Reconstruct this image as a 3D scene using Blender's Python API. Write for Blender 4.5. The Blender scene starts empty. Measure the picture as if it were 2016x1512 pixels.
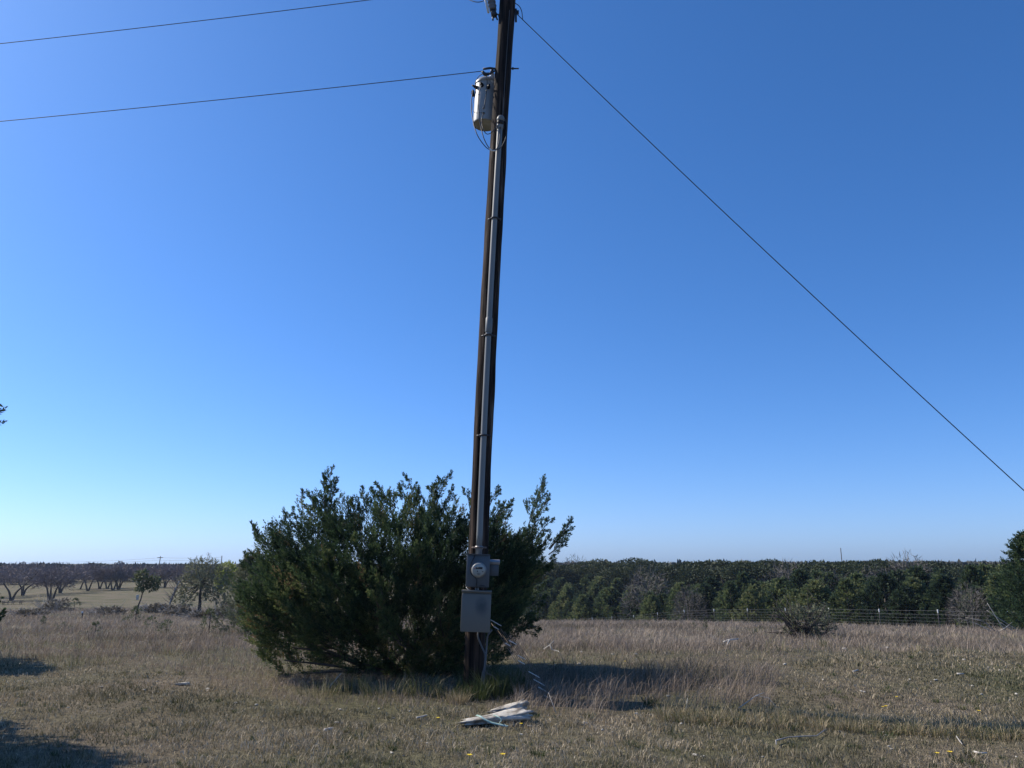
import bpy, bmesh, math, random
import numpy as np
from mathutils import Vector, Matrix

R = math.radians
scene = bpy.context.scene
COL = scene.collection
random.seed(7)
RNG = np.random.default_rng(11)

# ------------------------------------------------------------------ camera
F_PX, PITCH, EYE = 1523.0, R(13.0), 1.5
cam_d = bpy.data.cameras.new("camera")
cam_d.sensor_width = 36.0
cam_d.lens = F_PX / 2016 * 36
cam_d.clip_start, cam_d.clip_end = 0.1, 6000
cam = bpy.data.objects.new("camera", cam_d)
cam.location = (0, 0, EYE)
cam.rotation_euler = (R(90) + PITCH, 0, 0)
COL.objects.link(cam)
scene.camera = cam

# ------------------------------------------------------------------ sky and sun
SUN_EL, SUN_AZ = R(40), R(-66)            # azimuth from +Y towards +X
world = bpy.data.worlds.new("World")
scene.world = world
world.use_nodes = True
wn = world.node_tree
bg = wn.nodes["Background"]
sky = wn.nodes.new("ShaderNodeTexSky")
sky.sky_type = 'NISHITA'
sky.sun_disc = False
sky.sun_elevation = SUN_EL
sky.sun_rotation = SUN_AZ
sky.altitude = 300
sky.air_density = 1.0
sky.dust_density = 0.8
sky.ozone_density = 8.0
# cool colour grade of the whole sky (the camera's white balance): gamma, then a 3 x 3 colour matrix
gm = wn.nodes.new("ShaderNodeGamma")
gm.inputs[1].default_value = 0.9335
wn.links.new(sky.outputs[0], gm.inputs[0])
cc = wn.nodes.new("ShaderNodeCombineColor")
for k, row in enumerate(((.955, .162, -.129), (.377, .978, -.073), (.258, .637, .942))):
    dp = wn.nodes.new("ShaderNodeVectorMath")
    dp.operation = 'DOT_PRODUCT'
    dp.inputs[1].default_value = row
    wn.links.new(gm.outputs[0], dp.inputs[0])
    wn.links.new(dp.outputs["Value"], cc.inputs[k])
hs = wn.nodes.new("ShaderNodeHueSaturation")
hs.inputs["Saturation"].default_value = 1.045
wn.links.new(cc.outputs[0], hs.inputs["Color"])
wn.links.new(hs.outputs[0], bg.inputs["Color"])
bg.inputs["Strength"].default_value = 0.114
sun_d = bpy.data.lights.new("sun", 'SUN')
sun_d.energy = 5.0
sun_d.angle = R(0.5)
sun_d.color = (1.0, 0.91, 0.78)
sun = bpy.data.objects.new("sun", sun_d)
SUN = Vector((math.sin(SUN_AZ) * math.cos(SUN_EL), math.cos(SUN_AZ) * math.cos(SUN_EL), math.sin(SUN_EL)))
sun.rotation_euler = SUN.to_track_quat('Z', 'Y').to_euler()
sun.location = SUN * 50
COL.objects.link(sun)
vs = scene.view_settings
vs.view_transform = 'Standard'
vs.look = 'None'
vs.exposure = 0.2
vs.gamma = 1.0
scene.cycles.max_bounces = 6
scene.cycles.transparent_max_bounces = 8

# ------------------------------------------------------------------ helpers
CP, SP = math.cos(PITCH), math.sin(PITCH)
def ray(px, py):
    u, v = (px - 1008) / F_PX, (756 - py) / F_PX
    return Vector((u, CP - v * SP, SP + v * CP))
def at(px, py, d):
    r = ray(px, py)
    return Vector((0, 0, EYE)) + r * (d / r.y)
def row_of(d, z=0.0):                      # image row of a point at distance d and height z
    e = np.arctan2(z - EYE, d) - PITCH
    return 756 - F_PX * np.tan(e)
def norm(a):
    return a / np.maximum(np.linalg.norm(a, axis=-1, keepdims=True), 1e-9)
def vnoise(x, y, s=1.0, seed=0):
    x, y = np.asarray(x, float) / s, np.asarray(y, float) / s
    i, j = np.floor(x).astype(np.int64), np.floor(y).astype(np.int64)
    fx, fy = x - i, y - j
    fx, fy = fx * fx * (3 - 2 * fx), fy * fy * (3 - 2 * fy)
    def h(a, b):
        n = (a * 374761393 + b * 668265263 + seed * 362437) & 0x7fffffff
        n = ((n ^ (n >> 13)) * 1274126177) & 0x7fffffff
        return ((n ^ (n >> 16)) & 0xffff) / 65535.0
    return (h(i, j) * (1 - fx) + h(i + 1, j) * fx) * (1 - fy) + (h(i, j + 1) * (1 - fx) + h(i + 1, j + 1) * fx) * fy

class MB:
    """collects vertices and faces, then links them as ONE mesh object"""
    def __init__(s):
        s.v, s.f, s.t, s.n = [], [], [], 0
    def add(s, V, faces, tint=0.5):
        V = np.asarray(V, float).reshape(-1, 3)
        s.v.append(V)
        s.t.append(np.broadcast_to(np.asarray(tint, float), (len(V),)).copy())
        for F in faces if isinstance(faces, list) and faces and isinstance(faces[0], np.ndarray) else [np.asarray(faces)]:
            s.f.append(F + s.n)
        s.n += len(V)
    def poly(s, V, faces, tint=0.5):       # faces of mixed size
        by = {}
        for f in faces:
            by.setdefault(len(f), []).append(f)
        s.add(V, [np.asarray(x) for x in by.values()], tint)
    def build(s, name, mat, parent=None, smooth=False, origin=None):
        V = np.concatenate(s.v)
        o0 = np.zeros(3)
        if parent is not None:
            m = parent
            while m is not None:
                o0 += np.array(m.location); m = m.parent
        loc = np.zeros(3)
        if origin is not None:
            loc = np.array(origin, float) - o0
        V = V - o0 - loc
        me = bpy.data.meshes.new(name)
        me.vertices.add(len(V))
        me.vertices.foreach_set("co", V.ravel())
        tot = [np.full(len(F), F.shape[1]) for F in s.f]
        idx = np.concatenate([F.ravel() for F in s.f])
        tot = np.concatenate(tot)
        me.loops.add(len(idx))
        me.loops.foreach_set("vertex_index", idx)
        me.polygons.add(len(tot))
        st = np.concatenate([[0], np.cumsum(tot)[:-1]])
        me.polygons.foreach_set("loop_start", st)
        me.polygons.foreach_set("loop_total", tot)
        if smooth:
            me.polygons.foreach_set("use_smooth", np.ones(len(tot), bool))
        a = me.attributes.new("tint", 'FLOAT', 'POINT')
        a.data.foreach_set("value", np.concatenate(s.t))
        me.update(calc_edges=True)
        me.validate()
        me.materials.append(mat)
        o = bpy.data.objects.new(name, me)
        o.location = loc
        COL.objects.link(o)
        if parent is not None:
            o.parent = parent
        return o
    # ---- shapes
    def tube(s, pts, r, sides=8, cap=True, tint=0.5):
        P = np.array([tuple(p) for p in pts], float)
        n = len(P)
        r = np.broadcast_to(np.asarray(r, float), (n,))
        T = norm(np.gradient(P, axis=0))
        ref = np.array([0, 0, 1.0]) if abs(T[0][2]) < .9 else np.array([0, 1.0, 0])
        A = norm(np.cross(T, ref)); B = np.cross(T, A)
        a = np.arange(sides) * 2 * math.pi / sides
        V = (P[:, None] + r[:, None, None] * (np.cos(a)[None, :, None] * A[:, None] + np.sin(a)[None, :, None] * B[:, None])).reshape(-1, 3)
        k = np.arange(sides); k2 = (k + 1) % sides
        Q = np.concatenate([np.stack([i * sides + k, i * sides + k2, (i + 1) * sides + k2, (i + 1) * sides + k], 1) for i in range(n - 1)])
        fs = [Q]
        if cap and sides > 2:
            fs += [k[::-1][None], ((n - 1) * sides + k)[None]]
        s.add(V, fs, tint)
    def lathe(s, prof, base, axis=(0, 0, 1), sides=24, tint=0.5):   # prof: (radius, height) pairs along the axis
        base, ax = np.array(tuple(base)), norm(np.array(tuple(axis), float))
        ref = np.array([0, 1.0, 0]) if abs(ax[1]) < .9 else np.array([1.0, 0, 0])
        A = norm(np.cross(ref, ax)); B = np.cross(ax, A)
        a = np.arange(sides) * 2 * math.pi / sides
        ring = np.cos(a)[:, None] * A + np.sin(a)[:, None] * B
        V = np.concatenate([base + ax * h + ring * r for r, h in prof])
        k = np.arange(sides); k2 = (k + 1) % sides
        Q = np.concatenate([np.stack([i * sides + k, i * sides + k2, (i + 1) * sides + k2, (i + 1) * sides + k], 1) for i in range(len(prof) - 1)])
        s.add(V, [Q, k[::-1][None], ((len(prof) - 1) * sides + k)[None]], tint)
    def box(s, c, size, M=None, bevel=0.0, tint=0.5):
        bm = bmesh.new()
        bmesh.ops.create_cube(bm, size=1)
        bmesh.ops.scale(bm, vec=Vector(size), verts=bm.verts)
        if bevel:
            bmesh.ops.bevel(bm, geom=list(bm.edges), offset=bevel, segments=2, affect='EDGES', profile=0.5)
        if M is not None:
            bmesh.ops.transform(bm, matrix=M, verts=bm.verts)
        bm.verts.index_update()
        V = [tuple(v.co + Vector(c)) for v in bm.verts]
        s.poly(V, [[v.index for v in f.verts] for f in bm.faces], tint)
        bm.free()

def mb_tube(*a, **k):
    m = MB(); m.tube(*a, **k); return m
def thing(name, label, cat, loc, group=None):
    o = bpy.data.objects.new(name, None)
    o.location = loc
    o.empty_display_size = 0.2
    COL.objects.link(o)
    return tag(o, label, cat, group)
def tag(o, label, cat=None, group=None, kind=None):
    o["label"] = label
    if cat: o["category"] = cat
    if group: o["group"] = group
    if kind: o["kind"] = kind
    return o
def dup(root, loc, rz=0, sc=1.0, label=None, name=None):
    r = root.copy(); COL.objects.link(r)
    r.location = loc; r.rotation_euler = (0, 0, rz); r.scale = (sc, sc, sc) if not isinstance(sc, tuple) else sc
    if label: r["label"] = label
    for ch in root.children:
        c = ch.copy(); COL.objects.link(c); c.parent = r
    return r
def smooth_curve(pts, n=8):
    P = [np.array(tuple(p), float) for p in pts]
    P = [2 * P[0] - P[1]] + P + [2 * P[-1] - P[-2]]
    out = []
    for i in range(1, len(P) - 2):
        for k in range(n):
            t = k / n
            a, b, c, d = P[i - 1:i + 3]
            out.append(.5 * (2 * b + (c - a) * t + (2 * a - 5 * b + 4 * c - d) * t * t + (3 * b - a - 3 * c + d) * t ** 3))
    out.append(P[-2])
    return out

# ------------------------------------------------------------------ materials
def new_mat(name):
    m = bpy.data.materials.new(name)
    m.use_nodes = True
    return m, m.node_tree.nodes, m.node_tree.links, m.node_tree.nodes["Principled BSDF"]
def ramp(nodes, stops):
    r = nodes.new("ShaderNodeValToRGB")
    e = r.color_ramp.elements
    while len(e) > 1: e.remove(e[0])
    e[0].position, e[0].color = stops[0][0], (*stops[0][1], 1)
    for p, c in stops[1:]:
        x = e.new(p); x.color = (*c, 1)
    return r
def leaf_mat(name, stops, transl=0.2, rough=0.65, vary=0.0):
    m, N, L, B = new_mat(name)
    a = N.new("ShaderNodeAttribute"); a.attribute_name = "tint"
    r = ramp(N, stops)
    src = a.outputs["Fac"]
    if vary:
        oi = N.new("ShaderNodeObjectInfo")
        ma = N.new("ShaderNodeMath"); ma.operation = 'MULTIPLY_ADD'
        ma.inputs[1].default_value = vary; ma.inputs[2].default_value = -vary / 2
        L.new(oi.outputs["Random"], ma.inputs[0])
        ad = N.new("ShaderNodeMath"); ad.operation = 'ADD'; ad.use_clamp = True
        L.new(a.outputs["Fac"], ad.inputs[0]); L.new(ma.outputs[0], ad.inputs[1])
        src = ad.outputs[0]
    L.new(src, r.inputs[0])
    L.new(r.outputs[0], B.inputs["Base Color"])
    B.inputs["Roughness"].default_value = rough
    B.inputs["Specular IOR Level"].default_value = 0.25
    if transl:
        t = N.new("ShaderNodeBsdfTranslucent"); mx = N.new("ShaderNodeMixShader")
        L.new(r.outputs[0], t.inputs["Color"])
        mx.inputs[0].default_value = transl
        out = N["Material Output"]
        L.new(B.outputs[0], mx.inputs[1]); L.new(t.outputs[0], mx.inputs[2]); L.new(mx.outputs[0], out.inputs[0])
    return m
def noisy(name, stops, scale=8, rough=0.6, metal=0.0, bump=0.0, stretch=(1, 1, 1), detail=6, spec=0.4, bscale=None):
    m, N, L, B = new_mat(name)
    tc = N.new("ShaderNodeTexCoord"); mp = N.new("ShaderNodeMapping")
    mp.inputs["Scale"].default_value = stretch
    L.new(tc.outputs["Object"], mp.inputs[0])
    n = N.new("ShaderNodeTexNoise"); n.inputs["Scale"].default_value = scale; n.inputs["Detail"].default_value = detail
    L.new(mp.outputs[0], n.inputs["Vector"])
    r = ramp(N, stops)
    L.new(n.outputs["Fac"], r.inputs[0]); L.new(r.outputs[0], B.inputs["Base Color"])
    B.inputs["Roughness"].default_value = rough; B.inputs["Metallic"].default_value = metal
    B.inputs["Specular IOR Level"].default_value = spec
    if bump:
        n2 = N.new("ShaderNodeTexNoise"); n2.inputs["Scale"].default_value = bscale or scale * 2; n2.inputs["Detail"].default_value = 8
        L.new(mp.outputs[0], n2.inputs["Vector"])
        b = N.new("ShaderNodeBump"); b.inputs["Strength"].default_value = bump; b.inputs["Distance"].default_value = 0.02
        L.new(n2.outputs["Fac"], b.inputs["Height"]); L.new(b.outputs[0], B.inputs["Normal"])
    return m

M = {}
M['pole'] = noisy('pole_wood', [(.3, (.008, .006, .006)), (.47, (.021, .014, .011)), (.6, (.048, .031, .023)), (.72, (.125, .095, .074))], 16, .9, 0, .4, (1, 1, .07), 8, .2, 22)
M['conduit'] = noisy('grey_conduit', [(.3, (.17, .178, .17)), (.7, (.24, .243, .228))], 5, .5, 0, .05, (1, 1, .3))
M['tank'] = noisy('tank_paint', [(.3, (.28, .29, .285)), (.7, (.37, .375, .36))], 4, .42, 0, .03)
M['galv'] = noisy('galvanised_steel', [(.3, (.22, .22, .22)), (.7, (.34, .34, .33))], 12, .42, .35, .05)
M['boxgrey'] = noisy('grey_enamel', [(.3, (.065, .078, .088)), (.55, (.085, .098, .108)), (.72, (.115, .125, .13))], 4, .45, .15, .03)
M['cabinet'] = noisy('tan_grey_enamel', [(.3, (.12, .117, .10)), (.7, (.16, .153, .13))], 2.3, .55, 0, .03)
def add_checks(m):                                   # long dark drying cracks along the grain
    N, L = m.node_tree.nodes, m.node_tree.links
    B = N["Principled BSDF"]
    src = B.inputs["Base Color"].links[0].from_socket
    tc = N.new("ShaderNodeTexCoord"); mp = N.new("ShaderNodeMapping"); mp.inputs["Scale"].default_value = (1, 1, .03)
    L.new(tc.outputs["Object"], mp.inputs[0])
    n = N.new("ShaderNodeTexNoise"); n.inputs["Scale"].default_value = 48; n.inputs["Detail"].default_value = 4
    L.new(mp.outputs[0], n.inputs["Vector"])
    r = ramp(N, [(.40, (.12, .12, .12)), (.47, (1, 1, 1)), (.60, (1, 1, 1)), (.70, (1.9, 1.8, 1.7))])
    L.new(n.outputs["Fac"], r.inputs[0])
    mx = N.new("ShaderNodeMix"); mx.data_type = 'RGBA'; mx.blend_type = 'MULTIPLY'; mx.inputs[0].default_value = 1
    L.new(src, mx.inputs[6]); L.new(r.outputs[0], mx.inputs[7]); L.new(mx.outputs[2], B.inputs["Base Color"])
add_checks(M['pole'])
def stained_door():
    m, N, L, B = new_mat('stained_door_enamel')         # a dark scuffed patch right of the door's middle
    tc = N.new("ShaderNodeTexCoord")
    n = N.new("ShaderNodeTexNoise"); n.inputs["Scale"].default_value = 16; n.inputs["Detail"].default_value = 9; n.inputs["Roughness"].default_value = .8
    L.new(tc.outputs["Object"], n.inputs["Vector"])
    mp = N.new("ShaderNodeMapping"); mp.vector_type = 'TEXTURE'
    mp.inputs["Location"].default_value = (.065, -.08, .055); mp.inputs["Scale"].default_value = (.10, .3, .14)
    L.new(tc.outputs["Object"], mp.inputs[0])
    g = N.new("ShaderNodeTexGradient"); g.gradient_type = 'SPHERICAL'
    L.new(mp.outputs[0], g.inputs[0])
    a = N.new("ShaderNodeMath"); a.operation = 'MULTIPLY'
    L.new(g.outputs["Fac"], a.inputs[0]); L.new(n.outputs["Fac"], a.inputs[1])
    r = ramp(N, [(.04, (.142, .137, .118)), (.2, (.095, .10, .092)), (.42, (.055, .062, .06))])
    L.new(a.outputs[0], r.inputs[0]); L.new(r.outputs[0], B.inputs["Base Color"])
    B.inputs["Roughness"].default_value = .55
    return m
M['door'] = stained_door()
M['black'] = noisy('black_rubber', [(.3, (.012, .012, .014)), (.7, (.025, .025, .028))], 20, .6)
M['cable'] = noisy('weathered_cable', [(.3, (.03, .03, .033)), (.7, (.06, .06, .062))], 20, .55)
M['wire'] = noisy('aluminium_wire', [(.3, (.05, .052, .06)), (.7, (.09, .09, .1))], 20, .5, .3)
M['porcelain'] = noisy('porcelain', [(.3, (.62, .62, .60)), (.7, (.72, .72, .70))], 8, .2, 0, 0, spec=.6)
M['polymer'] = noisy('grey_polymer', [(.3, (.09, .092, .095)), (.7, (.14, .142, .145))], 8, .45)
M['darksteel'] = noisy('dark_steel', [(.3, (.035, .036, .04)), (.7, (.07, .07, .075))], 12, .5, .5, .1)
M['rust'] = noisy('rusty_wire', [(.35, (.12, .085, .065)), (.65, (.22, .17, .14))], 9, .8)
M['bright'] = noisy('bleached_rod', [(.3, (.62, .60, .55)), (.7, (.78, .76, .70))], 9, .5)  # on the rods this bright colour carries sunlight; the tie is simply pale
M['face'] = noisy('dial_face', [(.3, (.34, .33, .28)), (.7, (.42, .40, .34))], 9, .4)
M['ink'] = noisy('dial_print', [(.3, (.03, .03, .03)), (.7, (.05, .05, .05))], 9, .5)
M['redink'] = noisy('red_print', [(.3, (.35, .08, .05)), (.7, (.4, .1, .06))], 9, .5)
M['stone'] = noisy('limestone', [(.36, (.17, .15, .125)), (.46, (.38, .355, .305)), (.62, (.52, .495, .44))], 7, .9, 0, .8, (1, 1, 1), 10, .2, 18)
M['chip'] = noisy('pale_limestone', [(.35, (.36, .33, .27)), (.65, (.60, .57, .50))], 12, .9, 0, .5)
M['cloth'] = noisy('faded_green_strap', [(.35, (.22, .36, .30)), (.65, (.42, .55, .48))], 14, .8, 0, .3)
M['twig'] = noisy('bleached_wood', [(.35, (.36, .33, .29)), (.65, (.56, .53, .48))], 9, .8, 0, .4)
M['bark'] = noisy('dark_bark', [(.35, (.05, .042, .036)), (.65, (.12, .10, .085))], 6, .9, 0, .8, (1, 1, .3))
M['palebark'] = noisy('pale_bark', [(.35, (.22, .20, .18)), (.65, (.40, .38, .35))], 6, .9, 0, .6, (1, 1, .3))
M['petal'] = noisy('yellow_petal', [(.3, (.75, .5, .02)), (.7, (.85, .65, .04))], 20, .6)
M['stem'] = noisy('green_stem', [(.3, (.06, .09, .03)), (.7, (.09, .13, .05))], 20, .6)
M['postgreen'] = noisy('fence_post_steel', [(.35, (.07, .065, .06)), (.65, (.15, .13, .12))], 9, .7)
M['white'] = noisy('white_paint', [(.35, (.68, .69, .66)), (.65, (.78, .78, .76))], 9, .5)
M['fwire'] = noisy('fence_wire', [(.35, (.12, .125, .125)), (.65, (.19, .195, .195))], 9, .5, .2)
M['wood'] = noisy('weathered_planks', [(.35, (.06, .05, .045)), (.65, (.12, .10, .09))], 9, .85, 0, .3, (1, .2, 1))
M['juniper'] = leaf_mat('juniper_leaf', [(0, (.020, .038, .022)), (.45, (.048, .082, .038)), (.75, (.105, .145, .056)), (.94, (.18, .19, .072)), (1, (.16, .11, .06))], .42)
M['farjuniper'] = leaf_mat('wood_juniper_leaf', [(0, (.026, .044, .027)), (.45, (.068, .10, .048)), (.75, (.145, .18, .07)), (1, (.20, .21, .09))], .42, vary=.8)
M['oak'] = leaf_mat('dark_oak_leaf', [(0, (.028, .042, .022)), (1, (.075, .09, .036))], .2, vary=.4)
M['twigs'] = leaf_mat('bare_twigs', [(0, (.14, .115, .115)), (.6, (.24, .20, .195)), (1, (.34, .30, .27))], 0, .9, .3)
M['greytwigs'] = leaf_mat('grey_twigs', [(0, (.10, .09, .08)), (1, (.19, .17, .15))], 0, .9, .3)
M['greygreen'] = leaf_mat('grey_green_leaf', [(0, (.09, .10, .06)), (.6, (.17, .18, .11)), (1, (.25, .25, .155))], .3)
M['scrub'] = leaf_mat('scrub_leaf', [(0, (.11, .095, .07)), (.6, (.19, .165, .12)), (1, (.28, .24, .17))], .2)
M['lime'] = leaf_mat('yellow_green_leaf', [(0, (.16, .20, .045)), (1, (.36, .39, .10))], .4)
M['sapling'] = leaf_mat('sapling_leaf', [(0, (.06, .08, .04)), (1, (.17, .19, .10))], .3)
M['turf'] = leaf_mat('turf_blade', [(0, (.065, .068, .034)), (.25, (.18, .16, .088)), (.5, (.305, .255, .168)), (.75, (.43, .352, .245)), (1, (.62, .52, .38))], .2)
M['tall'] = leaf_mat('dry_grass_blade', [(0, (.10, .095, .058)), (.2, (.20, .157, .117)), (.5, (.305, .243, .187)), (.8, (.41, .335, .255)), (1, (.64, .51, .36))], .25)
M['tuft'] = leaf_mat('green_tuft_blade', [(0, (.05, .075, .025)), (.6, (.12, .13, .05)), (1, (.42, .34, .22))], .25)
M['woods'] = leaf_mat('distant_wood_leaf', [(0, (.05, .055, .045)), (.6, (.10, .10, .08)), (1, (.16, .14, .12))], 0, .9)

# ------------------------------------------------------------------ terrain
D0 = 40.5
fence_top = [1203, 1200, 1199, 1197, 1197, 1198, 1199, 1201, 1206, 1211, 1214, 1216]
FENCE = []
for i in range(-2, 13):
    r_ = (.615 - .0378 * i) * D0; y_ = D0 * (1 + .0912 * i)
    tp = fence_top[min(max(i, 0), 11)] + (2 if i > 11 else 0)
    e = math.atan((756 - tp) / F_PX) + PITCH
    FENCE.append((r_, y_, EYE + y_ * math.tan(e) - 1.30))
FN = norm(np.array([.0912, .0378]))         # away from the camera, across the fence
FT = norm(np.array([-.0378, .0912]))
CTRL = []
for y in (0, 4, 8, 10.5):
    for x in (-14, -7, 0, 7, 14):
        CTRL.append((x, y, 0.0))
for px, py, d in [(100, 1240, 24), (320, 1234, 24), (480, 1234, 24), (0, 1206, 48), (200, 1203, 48), (420, 1203, 48),
                  (0, 1189, 85), (200, 1188, 85), (420, 1186, 85), (100, 1163, 130), (330, 1160, 130), (700, 1165, 130),
                  (100, 1141, 220), (350, 1140, 220), (700, 1140, 220),
                  (1150, 1300, 12.4), (1500, 1300, 12.4), (1900, 1300, 12.5), (1150, 1262, 19), (1500, 1262, 19), (1950, 1268, 19),
                  (1080, 1228, 44), (1200, 1228, 44), (1340, 1229, 42), (1500, 1232, 37), (1700, 1239, 32), (1950, 1247, 27.5),
                  (700, 1225, 44), (850, 1262, 19), (600, 1262, 19)]:
    CTRL.append(tuple(at(px, py, d)))
for k in range(0, len(FENCE), 2):
    CTRL.append(FENCE[k])
for k in (2, 6, 10, 14):
    x, y, z = FENCE[k]
    CTRL.append((x + FN[0] * 14, y + FN[1] * 14, z - .35))
    CTRL.append((x + FN[0] * 60, y + FN[1] * 60, min(z, -3.4) + .2))
CTRL += [(80, 150, -3), (60, 230, -2.5), (-150, 230, -4.5), (-60, 60, -2.6), (-60, 20, -1), (70, 20, -1.5), (30, -25, 0), (-30, -25, 0), (40, 5, -.4), (-40, 5, -.3)]
CT = np.array(CTRL)
def _phi(r):
    return np.where(r > 1e-9, r * r * np.log(np.maximum(r, 1e-9)), 0)
def _solve():
    X = CT[:, :2] / 100
    K = _phi(np.linalg.norm(X[:, None] - X[None], axis=2)) + np.eye(len(X)) * 2e-4
    Pm = np.hstack([np.ones((len(X), 1)), X])
    A = np.block([[K, Pm], [Pm.T, np.zeros((3, 3))]])
    return np.linalg.solve(A, np.concatenate([CT[:, 2], np.zeros(3)])), X
_W, _X = _solve()
def ground(x, y):
    x = np.asarray(x, float); y = np.asarray(y, float)
    sh = np.broadcast(x, y).shape
    Q = np.stack(np.broadcast_arrays(x, y), -1).reshape(-1, 2)
    rr = np.linalg.norm(Q, axis=1)
    k = np.minimum(1, 260 / np.maximum(rr, 1e-6))[:, None]
    Qc = Q * k / 100
    out = np.empty(len(Q))
    for a in range(0, len(Q), 20000):
        q = Qc[a:a + 20000]
        out[a:a + 20000] = _phi(np.linalg.norm(q[:, None] - _X[None], axis=2)) @ _W[:len(_X)] + _W[len(_X)] + q @ _W[len(_X) + 1:]
    b = np.clip((rr - 180) / 300, 0, 1); b = b * b * (3 - 2 * b)
    out = np.clip(out, -6.5, 1.5) * (1 - b) + (-2.5) * b
    out += (vnoise(Q[:, 0], Q[:, 1], 1.3, 3) - .5) * .035 + (vnoise(Q[:, 0], Q[:, 1], .35, 4) - .5) * .02
    return out.reshape(sh)
def gz(x, y):
    return float(ground(np.array([x]), np.array([y]))[0])
def hit(px, py, dmax=400):
    r = ray(px, py); h = r / r.y
    d = np.concatenate([np.arange(4, 60, .05), np.arange(60, dmax, .4)])
    z = EYE + h.z * d
    g = ground(h.x * d, d)
    k = np.nonzero(z <= g)[0]
    d = d[k[0]] if len(k) else dmax * .9
    return Vector((h.x * d, d, gz(h.x * d, d)))

def make_ground():
    rad = np.concatenate([np.linspace(0.5, 5, 8), np.geomspace(5.2, 60, 190), np.geomspace(62, 3200, 80)])
    ang = np.concatenate([np.linspace(R(-48), R(48), 260), np.linspace(R(54), R(306), 43)])
    A, Rr = np.meshgrid(ang, rad)
    x, y = Rr * np.sin(A), Rr * np.cos(A)
    V = np.stack([x, y, ground(x, y)], -1).reshape(-1, 3)
    na = len(ang); i, j = np.meshgrid(np.arange(len(rad) - 1), np.arange(na), indexing='ij')
    j2 = (j + 1) % na
    Q = np.stack([i * na + j, (i + 1) * na + j, (i + 1) * na + j2, i * na + j2], -1).reshape(-1, 4)
    V = np.vstack([V, [[0, 0, gz(0, 0)]]])
    k = np.arange(na)
    T = np.stack([np.full(na, len(V) - 1), k, (k + 1) % na], 1)
    m = MB(); m.add(V, [Q[:, ::-1].copy(), T[:, ::-1].copy()])
    mt, N, L, B = new_mat('dry_soil')
    tc = N.new("ShaderNodeTexCoord")
    n1 = N.new("ShaderNodeTexNoise"); n1.inputs["Scale"].default_value = .35; n1.inputs["Detail"].default_value = 5
    n2 = N.new("ShaderNodeTexNoise"); n2.inputs["Scale"].default_value = 14; n2.inputs["Detail"].default_value = 10
    n3 = N.new("ShaderNodeTexNoise"); n3.inputs["Scale"].default_value = 70; n3.inputs["Detail"].default_value = 6
    for n in (n1, n2, n3): L.new(tc.outputs["Object"], n.inputs["Vector"])
    r1 = ramp(N, [(.35, (.115, .115, .06)), (.5, (.155, .138, .085)), (.65, (.19, .155, .11))])
    r2 = ramp(N, [(.3, (.55, .55, .55)), (.5, (.95, .95, .95)), (.72, (1.35, 1.3, 1.2))])
    L.new(n1.outputs["Fac"], r1.inputs[0]); L.new(n2.outputs["Fac"], r2.inputs[0])
    mu = N.new("ShaderNodeMix"); mu.data_type = 'RGBA'; mu.blend_type = 'MULTIPLY'; mu.inputs[0].default_value = 1
    L.new(r1.outputs[0], mu.inputs[6]); L.new(r2.outputs[0], mu.inputs[7])
    L.new(mu.outputs[2], B.inputs["Base Color"])
    B.inputs["Roughness"].default_value = .95; B.inputs["Specular IOR Level"].default_value = .1
    b = N.new("ShaderNodeBump"); b.inputs["Strength"].default_value = .8; b.inputs["Distance"].default_value = .05
    L.new(n3.outputs["Fac"], b.inputs["Height"]); L.new(b.outputs[0], B.inputs["Normal"])
    o = m.build("ground", mt, smooth=True)
    tag(o, "dry olive brown pasture ground sloping gently away", kind="structure")
make_ground()

# ------------------------------------------------------------------ grass (stuff)
ROWB_X = [-400, 0, 300, 470, 560, 900, 1040, 1460, 1500, 1560, 2016, 2500]
ROWB_Y = [1295, 1296, 1312, 1345, 1384, 1398, 1406, 1408, 1345, 1292, 1282, 1278]
def zone(x, y):
    """0 = mown short, 1 = tall dry scrub"""
    px = 1008 + F_PX * x / (y * 1.03)
    row = row_of(y)
    rb = np.interp(px, ROWB_X, ROWB_Y) + (vnoise(x, y, .7, 5) - .5) * 26
    soft = np.where(y < 9.5, 9, 16)
    return np.clip((rb - row) / soft + .5, 0, 1)
def blades(P, L, W, lean, tint, bend=.5):
    n = len(P)
    a = RNG.uniform(0, 2 * math.pi, n)
    S = np.stack([np.cos(a), np.sin(a), np.zeros(n)], 1) * (W / 2)[:, None]
    mid = P + np.stack([lean[:, 0] * .35 * L, lean[:, 1] * .35 * L, L * .55], 1)
    hz = np.sqrt(np.clip(1 - (lean ** 2).sum(1) * .5, .15, 1))
    tip = P + np.stack([lean[:, 0] * L, lean[:, 1] * L, L * hz], 1)
    V = np.stack([P - S, P + S, mid + S * .8, mid - S * .8, tip], 1).reshape(-1, 3)
    b = np.arange(n)[:, None] * 5
    return V, [b + np.array([[0, 1, 2, 3]]), b + np.array([[3, 2, 4]])], np.repeat(tint, 5)
def sector(n, d0, d1, half, power=1.6):
    u = RNG.uniform(0, 1, n)
    e = 2 - power
    d = (d0 ** e + u * (d1 ** e - d0 ** e)) ** (1 / e) if abs(e) > 1e-6 else d0 * (d1 / d0) ** u
    a = RNG.uniform(-half, half, n)
    return d * np.sin(a), d * np.cos(a)

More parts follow.
